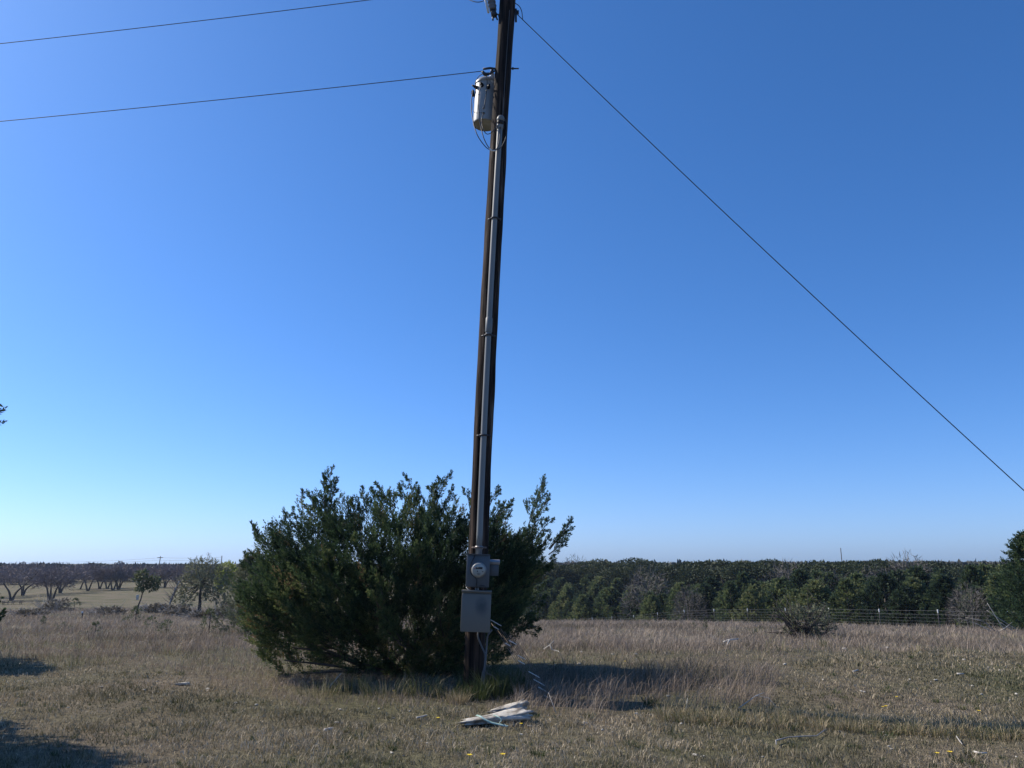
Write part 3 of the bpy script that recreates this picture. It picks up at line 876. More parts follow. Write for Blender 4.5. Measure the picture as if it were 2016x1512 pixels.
line("lead_wire", "thin lead arching from the clamp over the lid to the tank side", "lead wire", [at(953, 144, PD), at(943, 150, PD + .05), at(936, 162, PD + .1), at(936, 174, PD + .1), at(938, 185, PD + .12)], .005, M['cable'])
line("lead_wire", "thin straight lead dropping from the clamp down the tank front", "lead wire", [at(957, 146, PD - .02), at(959, 160, PD), at(958, 178, PD + .04), at(953, 212, PD + .05)], .005, M['cable'])
line("cable_tie", "pale tie gathering the drop cables at the edge of the pole", "cable tie", [at(964, 293, dn - .02), at(970, 297, dn - .03), at(977, 296, dn - .03)], .010, M['bright'])
line("bonding_wire", "thin bonding wire curving round the transformer tank left side", "bonding wire", [at(934, 190, PD + .12), at(930, 212, PD + .1), at(936, 222, PD + .05), at(951, 221, PD + .05)], .0035, M['cable'])

# ------------------------------------------------------------------ meter, cabinet, side box
TILT = Matrix.Rotation(R(2.0), 4, 'Y')
def tilt_at(c, v): return Vector(c) + (TILT @ Vector(v))
def make_meter():
    dF = PD - .30
    c = at(940.5, 1124, dF)
    w, h, dp = .272, .375, .115
    c = c + Vector((0, dp / 2, 0))
    t = thing("electric_meter", "grey electric meter box with round glass dial mounted on the pole", "electric meter", tuple(c))
    m = MB(); m.box(c, (w, dp, h), TILT, .006)
    m.box(tilt_at(c, (0, -dp / 2 - .002, -.0)), (w - .02, .008, h - .02), TILT, .003)
    m.build("housing", M['boxgrey'], t)
    m = MB(); m.box(tilt_at(c, (0, -dp / 2 + .015, h / 2 + .003)), (w + .01, dp * .8, .008), TILT, .002); m.build("top_flange", M['boxgrey'], t)
    f = tilt_at(c, (.012, -dp / 2 - .006, .012))
    m = MB(); m.lathe([(.088, 0), (.090, .006), (.090, .022), (.084, .028), (.080, .022)], f, (0, -1, 0), 36); m.build("retaining_ring", M['galv'], t)
    m = MB(); m.lathe([(.079, .01), (.079, .07), (.076, .083), (.07, .088), (.03, .090), (.001, .091)], f, (0, -1, 0), 36); dial = m.build("dial", M['face'], t, smooth=False)
    y0 = f.y - .0925
    m = MB()
    for k in range(7): m.box((f.x - .024 + k * .0105, y0, f.z + .022), (.009, .003, .016), TILT)
    m.box((f.x + .008, y0 + .001, f.z + .022), (.078, .002, .024), TILT)
    m.box((f.x - .012, y0, f.z - .014), (.012, .003, .012), TILT)
    m.box((f.x + .05, y0, f.z - .018), (.014, .003, .008), TILT)
    for k in range(3): m.box((f.x + .004, y0, f.z - .036 - k * .01), (.045 - k * .008, .003, .003), TILT)
    m.build("register_print", M['ink'], dial)
    m = MB(); m.box((f.x - .044, y0, f.z + .020), (.014, .003, .012), TILT); m.build("red_mark", M['redink'], dial)
    m = MB(); m.box(tilt_at(c, (.06, -dp / 2 - .0075, -h / 2 + .022)), (.06, .003, .01), TILT); m.build("latch", M['darksteel'], t)
    m = MB(); y1 = dF - .018
    m.tube(smooth_curve([at(934, 1093, dF + .02), at(934, 1096, y1), at(928, 1108, y1), at(926, 1120, y1), at(928, 1130, y1), at(936, 1137, y1), at(938.5, 1143, y1), at(938, 1151, y1), at(939, 1157, dF + .02), at(939, 1166, dF + .06)], 6), .0055, 6)
    m.build("seal_wire", M['black'], t)
make_meter()
def make_cabinet():
    dF = PD - .31
    c = at(937, 1203.5, dF)
    w, h, dp = .345, .465, .15
    c = c + Vector((0, dp / 2, 0))
    t = thing("breaker_cabinet", "weathered tan grey breaker cabinet below the electric meter on the pole", "breaker cabinet", tuple(c))
    m = MB(); m.box(c, (w - .012, dp, h - .012), TILT, .004); m.build("housing", M['cabinet'], t)
    m = MB(); m.box(tilt_at(c, (0, -dp / 2 - .004, -.018)), (w, .018, h - .038), TILT, .004); m.build("door", M['door'], t)
    m = MB(); m.box(tilt_at(c, (0, -dp / 2 + .03, h / 2 - .006)), (w + .006, dp * .9, .02), TILT, .004)
    m.box(tilt_at(c, (0, -dp / 2 - .010, h / 2 - .012)), (w + .004, .02, .028), TILT, .004); m.build("rain_hood", M['cabinet'], t)
    m = MB(); m.tube([at(939, 1150, dF + .09), at(939, 1172, dF + .09)], .024, 14); m.lathe([(.034, 0), (.034, .015)], at(938, 1165, dF + .09), (0, 0, 1), 8); m.build("nipple", M['galv'], t)
    m = MB(); m.tube(smooth_curve([at(917, 1152, dF + .1), at(920, 1159, dF + .05), at(928, 1163, dF + .03), at(937, 1162, dF + .05)], 5), .006, 6); m.build("bond_wire", M['galv'], t)
make_cabinet()
def make_sidebox():
    dF = PD - .03
    c = at(972, 1119, dF) + Vector((0, .05, 0))
    t = thing("junction_box", "small dark grey hooded junction box on the right side of the pole", "junction box", tuple(c))
    m = MB(); m.box(c - Vector((0, 0, .012)), (.115, .09, .155), TILT, .004); m.build("housing", M['boxgrey'], t)
    m = MB(); m.box(c + Vector((.006, -.008, .077)), (.135, .115, .035), TILT @ Matrix.Rotation(R(14), 4, 'X'), .004); m.build("rain_hood", M['galv'], t)
    m = MB(); m.box(c + Vector((-.08, .0, 0)), (.06, .05, .05), TILT, .004); m.build("mount", M['darksteel'], t)
make_sidebox()
dg = PD - .15
line("ground_cable", "grey cable dropping from under the cabinet, kinked left, down the pole foot", "ground cable", [at(942, 1240, dg), at(941, 1254, dg - .02), at(948, 1272, dg), at(955, 1290, dg), at(954, 1312, dg), at(949, 1332, dg), at(945, 1362, dg)], .010, M['polymer'])
line("ground_cable", "grey cable dropping straight from under the cabinet's right half to the ground", "ground cable", [at(968, 1240, dg), at(960, 1252, dg - .02), at(958, 1275, dg), at(956, 1300, dg - .02), at(953, 1330, dg), at(950, 1365, dg)], .012, M['polymer'])
line("ground_cable", "thin brown wire curling out from the pole foot to the right", "ground cable", [at(955, 1318, dg), at(960, 1326, dg - .03), at(972, 1332, dg - .05), at(985, 1352, dg)], .005, M['rust'])

# ------------------------------------------------------------------ leaning wire panel right of the cabinet
def make_panel():
    d0, d1 = PD + .12, PD - .40
    t = thing("wire_rack", "rusty welded wire panel with pale cross rods leaning in the grass right of the pole", "wire panel", tuple(hit(1050, 1375)))
    def P(u, v):                              # u across the panel, v down it
        x = 958 + 92 * v + u * 42; y = 1212 + 146 * v + u * 24
        return at(x, y, d0 + (d1 - d0) * v + .1 * u)
    m = MB()
    for k in range(8):
        u = k / 7
        m.tube([P(u, 0.10 + .02 * (k % 3)), P(u, .5) + Vector((0, .015, .008)), P(u, .98 - .03 * (k % 2))], .0034, 5)
    m.build("rods", M['rust'], t)
    for k, (a, b) in enumerate([(.1, .6), (.0, .25), (.5, .85), (.1, .35), (.45, .8), (.25, .55), (.5, 1), (.5, 1.02), (.5, 1.05), (.55, 1.1)]):  # cross rods drawn only where sunlit, the light set into length and colour
        v = .04 + k * .105
        m = MB(); m.tube([P(a, v) + Vector((0, -.006, 0)), P(b, v) + Vector((0, -.006, 0))], .0055, 6); m.build("cross_rod", M['bright'], t)
make_panel()

# ------------------------------------------------------------------ stones
def rock_mb(c, size, rz=0, seed=0, taper=0.0, rough=.12, tilt=0.0, sub=(14, 7, 5), ball=.15):
    bm = bmesh.new()
    bmesh.ops.create_cube(bm, size=1)
    bmesh.ops.subdivide_edges(bm, edges=list(bm.edges), cuts=max(sub) - 6 if max(sub) > 8 else 3, use_grid_fill=True)
    V = np.array([v.co[:] for v in bm.verts])
    sph = norm(V) * .62
    V = V * (1 - ball) + sph * ball
    r1 = vnoise(V[:, 0] * 3 + seed * 7.1 + V[:, 2] * 2, V[:, 1] * 3 + V[:, 2] * 1.7, .8, seed) - .5
    r2 = vnoise(V[:, 0] * 9 + seed, V[:, 1] * 9 + V[:, 2] * 7, .8, seed + 5) - .5
    V = V * (1 + rough * 2.2 * r1 + rough * 1.1 * r2)[:, None]
    k = 1 - taper * (.5 - V[:, 0])
    V[:, 1] *= k; V[:, 2] *= np.clip(k, .3, 1.2)
    V = V * np.array(size)
    Rm = np.array(Matrix.Rotation(rz, 3, 'Z') @ Matrix.Rotation(tilt, 3, 'Y'))
    V = V @ Rm.T + np.array(tuple(c))
    m = MB(); m.poly(V, [[v.index for v in f.verts] for f in bm.faces]); bm.free()
    return m
pA = hit(1000, 1404); pB = hit(978, 1428)
ra = rock_mb(pA + Vector((0, .02, .03)), (.34, .2, .11), R(8), 3, .6, .24, R(-7))
tag(ra.build("limestone_slab", M['stone'], origin=tuple(pA)), "smaller pale limestone slab lying behind the long slab below the pole", "stone")
rb_ = rock_mb(pB + Vector((-.02, .03, .055)), (.60, .24, .075), R(10), 9, .6, .22, R(-5))
tag(rb_.build("limestone_slab", M['stone'], origin=tuple(pB)), "long flat limestone slab with a faded green strap across it", "stone")
# dark blocks under the slab, their colour standing in for the gap's shade
for k, (px, py, s) in enumerate([(958, 1426, .14), (1012, 1424, .18)]):
    p = hit(px, py)
    tag(rock_mb(p + Vector((0, .06, .008)), (s, .16, .055), k, 20 + k, 0, .12).build("dark_stone", M['bark'], origin=tuple(p)), ["low dark stone propping the left half of the long slab", "low dark stone propping the right half of the long slab"][k], "stone")
def strap(pts, w):
    C = np.array(smooth_curve(pts, 6)); n = len(C)
    T = norm(np.gradient(C, axis=0)); S = norm(np.cross(T, np.array([0, -.6, .8]))) * w / 2
    up = np.array([0, -.003, .003])
    V = np.concatenate([C - S, C + S, C - S + up, C + S + up])
    i = np.arange(n - 1)
    q = lambda a, b: np.stack([a + i, a + i + 1, b + i + 1, b + i], 1)
    m = MB(); m.add(V, [np.concatenate([q(0, n), q(2 * n, 3 * n)[:, ::-1], q(0, 2 * n)[:, ::-1], q(n, 3 * n)])]); return m
ds = pB.y - .12
tag(strap([at(938, 1408, ds + .06), at(946, 1411, ds - .02), at(955, 1417, ds - .05), at(968, 1423, ds - .06), at(985, 1427, ds - .06), at(1000, 1430, ds - .06)], .02).build("green_strap", M['cloth'], origin=tuple(pB)), "faded green strap draped over the long limestone slab", "strap")
tag(mb_tube(smooth_curve([at(972, 1408, ds), at(980, 1411, ds - .05), at(987, 1417, ds - .07), at(983, 1424, ds - .07)], 5), .006, 6).build("green_twine", M['cloth'], origin=tuple(pB)), "pale green cord curling over the front edge of the long slab", "cord")

CH = [(1662, 1279), (1747, 1277), (1812, 1286), (1836, 1318), (1946, 1316), (1968, 1321), (1791, 1339), (1842, 1341), (1833, 1344), (1915, 1353), (1932, 1369), (2001, 1368), (1988, 1380), (1653, 1443), (1740, 1444), (1743, 1449), (1839, 1441), (1844, 1449), (1750, 1472), (1755, 1478), (2001, 1491), (1545, 1310), (1695, 1363), (1702, 1364), (1621, 1340), (1141, 1309), (1251, 1289), (1206, 1290), (1144, 1286), (1330, 1336), (1339, 1339), (1152, 1427), (1186, 1440), (1206, 1444), (1342, 1426), (1253, 1407), (1369, 1489), (1384, 1492), (1502, 1494), (1220, 1510), (1027, 1449), (1315, 1373), (1418, 1358), (308, 1344), (409, 1358), (284, 1360), (134, 1395), (463, 1387), (504, 1390), (255, 1301), (200, 1355), (806, 1401), (746, 1397), (669, 1400), (771, 1484), (794, 1491), (505, 1390), (841, 1465), (775, 1416), (1501, 1494), (1898, 1300), (560, 1372)]
for k, (px, py) in enumerate(CH):
    p = hit(px, py)
    s = (p.y / 1523 * RNG.uniform(2.6, 5)) * (1.5 if k in (3, 6, 15, 31, 36, 43) else 1)
    m = rock_mb(p + Vector((0, 0, s * .3)), (s * RNG.uniform(1, 1.9), s, s * RNG.uniform(.45, .8)), RNG.uniform(0, 3), 40 + k, .3, .25, 0, (4, 4, 4), .55)
    tag(m.build("stone_chip", M['chip'], origin=tuple(p)), "small white limestone chip lying loose in the short grass", "stone", "white limestone chips")
m_ = hit(358, 1350)
tag(rock_mb(m_ + Vector((0, 0, .02)), (.17, .06, .035), R(5), 90, .5, .3, 0, (14, 7, 5), .5).build("limestone_rock", M['chip'], origin=tuple(m_)), "long flat pale rock in the grass left of the juniper bush", "stone")

# sticks
def stick(pxs, r, label, mat='twig', lift=.02, dd=None):
    pts = []
    for i, (px, py) in enumerate(pxs):
        p = hit(px, py) if dd is None else at(px, py, dd)
        pts.append(p + Vector((0, 0, lift if dd is None else 0)))
    m = MB(); m.tube(pts, r * np.linspace(1, .6, len(pts)), 7)
    return tag(m.build("stick", M[mat], origin=tuple(pts[0])), label, "stick")
stick([(1529, 1474), (1528, 1466), (1552, 1461), (1585, 1459), (1608, 1457), (1625, 1444)], .0065, "long crooked dry stick with pale ends in the right foreground grass", 'palebark', lift=.03)
stick([(639, 1444), (655, 1439)], .018, "short thick bleached stick in the left centre foreground", lift=.02)
stick([(657, 1427), (675, 1428)], .008, "thin grey stick lying behind the short bleached stick", lift=.02)
stick([(820, 1418), (832, 1417), (840, 1414)], .012, "bent grey stick beside a yellow flower left of the slabs")
stick([(1680, 1327), (1690, 1324)], .012, "short white stick far out in the right field", lift=.03)
stick([(1885, 1330), (1898, 1330)], .014, "pale straight twig in the right hand grass")
stick([(1917, 1487), (1930, 1491), (1944, 1489)], .010, "pale bent twig at the lower right corner")
stick([(1038, 1434), (1052, 1436)], .006, "thin pale twig lying just right of the long slab")
stick([(1884, 1456), (1890, 1465), (1895, 1470)], .006, "thin grey twig slanting down near the lower right")
stick([(612, 1400), (640, 1362), (672, 1325)], .010, "long bleached stem leaning up against the bush's left foot", dd=10.2)
def branch(segs, r, label):
    m = MB(); o = None
    for s_ in segs:
        pts = [hit(px, py_g) + Vector((0, 0, h)) for px, py_g, h in s_]
        o = o or pts[0]
        m.tube(pts, r * np.linspace(1, .5, len(pts)), 6)
    tag(m.build("fallen_branch", M['twig'], origin=tuple(o)), label, "branch")
branch([[(1071, 1284, .05), (1082, 1284, .11), (1091, 1284, .19)], [(1083, 1284, .11), (1087, 1284, .04), (1100, 1285, .02), (1104, 1287, .0)]], .012, "forked white dead branch standing in dry grass right of the bush")
branch([[(1425, 1276, .1), (1435, 1276, .14), (1455, 1276, .16)], [(1437, 1276, .14), (1430, 1277, .03)]], .02, "pale dead branch lying in the mid field on the right")
branch([[(1455, 1405, .05), (1490, 1395, .12), (1515, 1395, .1), (1530, 1400, .03)], [(1490, 1395, .12), (1506, 1384, .1)]], .0045, "thin grey dead twig spray where the tall grass ends")
branch([[(1095, 1410, .02), (1080, 1405, .2)]], .004, "thin pale dead stalk rising just right of the slabs")
branch([[(1350, 1405, .02), (1355, 1402, .13)]], .004, "thin pale dead stalk at the foot of the tall grass patch")

# yellow flowers
FL = [(862, 1419), (1025, 1432), (843, 1352), (775, 1364), (1765, 1377), (1738, 1397), (1744, 1397), (1928, 1406), (1845, 1492), (1871, 1494), (988, 1497), (924, 1498), (838, 1348), (1230, 1305)]
fproto = None
for k, (px, py) in enumerate(FL):
    p = hit(px, py + 4)
    if fproto is None:
        t = thing("yellow_flower", "small yellow wildflower on a short stem in the grass", "flower", tuple(p), "yellow wildflowers in the grass")
        m = MB()
        for j in range(6):
            a = j * math.pi / 3
            d = np.array([math.cos(a), math.sin(a), .25]); s_ = np.array([-math.sin(a), math.cos(a), 0]) * .008
            c = np.array(tuple(p)) + np.array([0, -.006, .045])
            m.add(np.stack([c, c + d * .012 + s_, c + d * .021, c + d * .012 - s_]), np.array([[0, 1, 2, 3]]))
        m.lathe([(.007, 0), (.006, .004), (.001, .006)], p + Vector((0, -.006, .043)), (0, -.4, 1), 8)
        m.build("petals", M['petal'], t)
        mb_tube([p, p + Vector((0, -.006, .045))], .002, 5).build("stem", M['stem'], t)
        fproto = t
    else:
        dup(fproto, tuple(p), RNG.uniform(0, 3), RNG.uniform(.8, 1.25))

# ------------------------------------------------------------------ fence
def make_fence():
    t = thing("wire_fence", "wire mesh field fence on white tipped steel posts before the juniper wood", "fence", FENCE[2])
    m = MB()
    tops = []
    for i, (x, y, z) in enumerate(FENCE):
        g = gz(x, y); zt = z + 1.30
        tops.append((x, y, g, zt))
        p = MB(); p.box((x, y, (g + zt) / 2 - .05), (.038, .012, zt - g + .1), None); p.box((x, y + .012, (g + zt) / 2 - .05), (.010, .028, zt - g + .1), None)
        po = p.build("post", M['postgreen'], t)
        c = MB(); c.box((x, y, zt - .09), (.05, .05, .19), None, .004); c.build("white_tip", M['white'], po)
    for (xa, ya, ga_, za), (xb, yb, gb_, zb) in zip(tops[:-1], tops[1:]):
        for h in (1.0, .84, .69, .55, .42, .30, .18, .06):
            A = Vector((xa, ya, ga_ + (za - ga_ - .06) * h)); B = Vector((xb, yb, gb_ + (zb - gb_ - .06) * h))
            m.tube([A, (A + B) / 2 - Vector((0, 0, .01)), B],   .0045 if h > .8 else .0034, 4, cap=False)
        n = 13
        for k in range(1, n):
            f = k / n
            b = Vector((xa + (xb - xa) * f, ya + (yb - ya) * f, ga_ + (gb_ - ga_) * f)); z2 = za + (zb - za) * f - .06
            m.tube([b, Vector((b.x, b.y, z2))], .002, 3, cap=False)
    m.build("wire_mesh", M['fwire'], t)
make_fence()

# ------------------------------------------------------------------ trees
def build_tree(name, label, cat, crown_mb, trunk_mb, crown_mat, trunk_mat, group=None):
    t = thing(name, label, cat, (0, 0, 0), group)
    crown_mb.build("crown", crown_mat, t)
    trunk_mb.build("trunk", trunk_mat, t)
    return t
def juniper_mbs(h=4.0, r=1.5, n=300, blade=.30, bw=.11, nb=14, seed=0):
    m = MB()
    f = RNG.uniform(0.02, 1, n) ** .85
    prof = np.interp(f, [0, .12, .35, .6, .85, 1], [.75, 1, .98, .75, .38, .05])
    a = RNG.uniform(0, 2 * math.pi, n)
    lob = .72 + .5 * vnoise(a * 1.6 + seed * 9, f * 4, 1, seed + 60)
    q = np.sqrt(RNG.uniform(.2, 1, n)) * prof * r * lob
    P = np.stack([np.cos(a) * q, np.sin(a) * q, f * h * .94], 1)
    A = norm(np.stack([np.cos(a) * .8, np.sin(a) * .8, np.full(n, .75)], 1) + RNG.normal(0, .25, (n, 3)))
    tint = np.clip(.4 + (vnoise(a * 2 + seed, f * 6, .8, seed + 70) - .5) * .8 + RNG.normal(0, .12, n), 0, 1)
    L = RNG.uniform(.35, .7, n) * h / 4
    sprays(m, P - A * (L * .5)[:, None], A, L, nb, blade * h / 4, bw * h / 4, tint, .8, .1)
    k = MB()
    k.tube([(0, 0, -.05 * h), (.0075 * h, 0, h * .4), (0, .005 * h, h * .85)], np.array([.12, .08, .03]) * h / 4, 7)
    for j in range(7):
        b = RNG.uniform(0, 6.28); z = RNG.uniform(.1, .6) * h
        k.tube([(0, 0, z), (math.cos(b) * r * .5, math.sin(b) * r * .5, z + .3 * h * .4)], np.array([.04, .015]) * h / 4, 5)
    return m, k
def oak_mbs(h=5.0, r=2.2, n=420, seed=0, leaf=.26):
    m = MB()
    nl = 7
    la = RNG.uniform(0, 6.28, nl); lr = RNG.uniform(.2, .65, nl) * r
    C = np.stack([np.cos(la) * lr, np.sin(la) * lr, h * RNG.uniform(.45, .82, nl)], 1)
    C[0] = (0, 0, h * .78)
    S = RNG.uniform(.38, .62, nl) * r
    i = RNG.integers(0, nl, n * 8)
    d = norm(RNG.normal(0, 1, (n * 8, 3))); d[:, 2] = np.abs(d[:, 2]) * .9 - .25
    P = C[i] + d * (S[i] * RNG.uniform(.7, 1.05, n * 8))[:, None] * np.array([1, 1, .75])
    P[:, 2] = np.minimum(P[:, 2], h * (1 + RNG.uniform(-.04, .02, n * 8)))
    D = norm(d + RNG.normal(0, .5, d.shape))
    tint = np.clip(.45 + RNG.normal(0, .18, n * 8) + (vnoise(P[:, 0], P[:, 2], .7, seed) - .5) * .5, 0, 1)
    m.add(*diamond(P, D, np.full(n * 8, leaf) * RNG.uniform(.6, 1.3, n * 8), np.full(n * 8, leaf * .55), tint))
    k = MB(); k.tube([(0, 0, -.2), (.05, 0, h * .3), (0, 0, h * .6)], [.16, .12, .05], 8)
    for j in range(nl): k.tube([(0, 0, h * .28), C[j] * .6 + np.array([0, 0, h * .12]), C[j]], [.09, .05, .02], 6)
    return m, k
def bare_mbs(h=4.4, w=8.0, n=2200, seed=0, stems=3, flat=.62, tw=.05, tl=.55, tr=1.0):
    """umbrella-shaped crown of fine twigs on a forked trunk"""
    m = MB(); k = MB()
    st = []
    for j in range(stems):
        a = RNG.uniform(0, 6.28) if stems > 1 else 0
        a = j * 6.28 / stems + RNG.uniform(-.5, .5)
        d = np.array([math.cos(a), math.sin(a) * .6, 0])
        p1 = d * h * .10 + np.array([0, 0, h * .22]); p2 = d * w * .16 + np.array([0, 0, h * .42]); p3 = d * w * .30 + np.array([0, 0, h * .68])
        k.tube(smooth_curve([(d[0] * .05, d[1] * .05, -.2), p1, p2, p3], 4), np.linspace(.15, .04, 13) * tr, 7)
        st += [p2, p3]
        for q in range(5):
            b = p2 + (p3 - p2) * RNG.uniform(0, 1); e = b + np.array([RNG.normal(0, w * .12), RNG.normal(0, w * .12), h * RNG.uniform(.08, .28)])
            k.tube([b, (b + e) / 2 + RNG.normal(0, .1, 3), e], np.array([.05, .035, .015]) * tr, 5)
    a = RNG.uniform(0, 2 * math.pi, n); q = np.sqrt(RNG.uniform(0, 1, n)); f = RNG.uniform(0, 1, n)
    top = np.sqrt(np.clip(1 - q ** 2.4, 0, 1))
    lob = .8 + .35 * vnoise(a * 2.2, np.full(n, seed * 3.1), 1, seed + 7)
    bot = flat - .12 + .10 * vnoise(np.cos(a) * q * 3, np.sin(a) * q * 3, .6, seed + 9)
    z = h * (bot * .9 + (1 - bot * .9) * top * f ** .7)
    P = np.stack([np.cos(a) * q * w / 2 * lob, np.sin(a) * q * w / 2 * lob, z], 1)
    D = norm(np.stack([np.cos(a) * q, np.sin(a) * q, np.full(n, .5)], 1) + RNG.normal(0, .6, (n, 3)))
    tint = np.clip(RNG.normal(.4, .2, n), 0, 1)
    m.add(*diamond(P, D, tl * RNG.uniform(.6, 1.4, n), tw * RNG.uniform(.6, 1.4, n), tint))
    return m, k

# junipers of the wood beyond the fence, thicker in front
protos = [build_tree("juniper_tree", "x", "tree", *juniper_mbs(4, r_, 340, seed=s_), M['farjuniper'], M['bark'], "junipers of the wood beyond the fence") for s_, r_ in enumerate((1.5, 1.75, 1.3, 1.9, 1.6))]
oaks = [build_tree("oak_tree", "x", "tree", *oak_mbs(5, 2.4, 620, seed=s_, leaf=.2), M['oak'], M['bark'], "rounded oaks on the skyline of the wood") for s_ in range(3)]
LJ = ["dark green juniper in the close row right behind the wire fence", "dark juniper standing deeper in the wood behind the front row"]
placed = []
used_j, used_o = [False] * 5, [False] * 3
def put(pr, used, i, loc, rz, sc, label):
    if not used[i]:
        used[i] = True
        o = pr[i]; o.location = loc; o.rotation_euler = (0, 0, rz); o.scale = sc if isinstance(sc, tuple) else (sc,) * 3; o["label"] = label
        return o
    return dup(pr[i], loc, rz, sc, label)
P0 = np.array(FENCE[2][:2])
def vis(x, y): return -.02 < x / y < .74
cnt = 0
for row_i, (s, step, h0, h1) in enumerate([(4.5, 2.3, 2.2, 4.2), (8, 2.6, 3.2, 5.0), (13, 3.2, 4.0, 5.0), (20, 3.8, 4.2, 5.4), (30, 4.6, 4.6, 5.6)]):
    t = -26.0
    while t < 100:
        t += step * RNG.uniform(.75, 1.3)
        q = P0 + FT * t + FN * (s + RNG.uniform(-1.2, 1.2))
        if not vis(*q) or q[1] < 12: continue
        h = RNG.uniform(h0, h1)
        h = min(h, (EYE - .0008 * q[1] - gz(*q)) * RNG.uniform(.78, 1.0))    # none stands above the ridge behind
        i = int(RNG.integers(0, 5))
        put(protos, used_j, i, (q[0], q[1], gz(*q)), RNG.uniform(0, 6.28), (h / 4 * RNG.uniform(.85, 1.3), h / 4 * RNG.uniform(.85, 1.3), h / 4), LJ[0] if row_i < 1 else LJ[1])
        cnt += 1
# the ridge of oaks seen above them
SKY_X = [1040, 1090, 1120, 1180, 1215, 1250, 1290, 1310, 1345, 1400, 1450, 1520, 1545, 1600, 1655, 1700, 1750, 1790, 1830, 1870, 1950, 2016, 2150]
SKY_Y = [1104, 1100, 1101, 1095, 1097, 1092, 1100, 1104, 1097, 1094, 1097, 1090, 1094, 1100, 1097, 1100, 1092, 1098, 1100, 1099, 1105, 1104, 1104]
for px in np.arange(1030, 2140, 24):
    px = px + RNG.uniform(-5, 5)
    d = RNG.uniform(92, 118) if px > 1300 else RNG.uniform(120, 150)
    top = at(px, np.interp(px, SKY_X, SKY_Y) + RNG.uniform(-5, 8), d)
    g = gz(top.x, top.y); h = max(3.5, top.z - g)
    i = int(RNG.integers(0, 3))
    put(oaks, used_o, i, (top.x, top.y, g), RNG.uniform(0, 6.28), (h / 5 * RNG.uniform(1.0, 1.8), h / 5 * RNG.uniform(.9, 1.5), h / 5), "rounded dark oak crown on the skyline of the wood")

# bare grey trees among the wood
bm_, bk_ = bare_mbs(4, 3.2, 1500, 5, 4, .3, .03, .5, .42)
bt = build_tree("bare_tree", "x", "tree", bm_, bk_, M['greytwigs'], M['greytwigs'], "leafless grey trees in the wood")
first = True
for px, d, top in [(1275, 84, 1118), (1770, 66, 1128), (1725, 80, 1118), (1905, 46, 1150), (1545, 92, 1108), (1130, 130, 1097), (1785, 98, 1092), (1720, 70, 1145), (1355, 70, 1155), (1640, 62, 1125)]:
    p = at(px, top, d); g = gz(p.x, p.y); h = max(2.2, p.z - g)
    lab = "leafless grey tree standing among the dark junipers of the wood"
    if first: bt.location = (p.x, p.y, g); bt.scale = (h / 4,) * 3; bt["label"] = lab; first = False
    else: dup(bt, (p.x, p.y, g), RNG.uniform(0, 6), h / 4, lab)

# right edge juniper
p = at(2012, 1255, 33); g = gz(p.x, p.y)
jm, jk = juniper_mbs(4.3, 1.6, 800, .17, .045, 24, 31)
e = build_tree("juniper_tree", "tall juniper cut by the right edge of the view before the fence", "tree", jm, jk, M['juniper'], M['bark'])
e.location = (p.x + .8, p.y, g)
for px, top, dd, lab in [(1995, 1190, 30, "bleached dead limb sprawling at the foot of the right edge juniper")]:
    b = hit(2010, 1253)
    m = MB()
    for k in range(6):
        d = Vector((RNG.uniform(-1.0, .4), RNG.uniform(-.3, .3), RNG.uniform(.1, .7))) * .8
        s_ = b + Vector((RNG.uniform(-.6, .5), .6, .1))
        m.tube(smooth_curve([s_, s_ + d * .6 + Vector(RNG.normal(0, .08, 3)), s_ + d * 1.2 + Vector(RNG.normal(0, .12, 3))], 3), np.linspace(.018, .006, 7), 5)
    tag(m.build("dead_limb", M['palebark'], origin=tuple(b)), lab, "branch")

# trees off the left edge: their sprays and shadows reach the picture
for (x, y, h, r, lab) in [(-8.15, 7.95, 5.4, 1.45, "big juniper just outside the left edge, only a spray tip showing"), (-9.9, 12.9, 3.0, 1.25, "juniper farther out beyond the left edge casting its shadow in")]:
    jm, jk = juniper_mbs(h, r, 900, .17, .05, 20, int(h * 10))
    e = build_tree("juniper_tree", lab, "tree", jm, jk, M['juniper'], M['bark'])
    e.location = (x, y, gz(x, y))
    if y < 10:                                  # a long spray that just reaches the view
        sp_ = MB(); st_ = MB()
        for tx, ty in ((-4, 813), (-9, 801), (-8, 834)):
            t0 = np.array(at(tx, ty, 7.4)); r0 = np.array([x + .3, y, 2.35]); a_ = norm(t0 - r0)
            st_.tube([r0, (r0 + t0) / 2 - np.array([0, 0, .03]), t0], [.02, .012, .004], 5)
            branchlets(sp_, (t0 - a_ * .28)[None], a_[None], np.array([.32]), np.array([.4]), 7, 14, .06, .012)
        sp_.build("spray", M['juniper'], e); st_.build("limb", M['bark'], e)
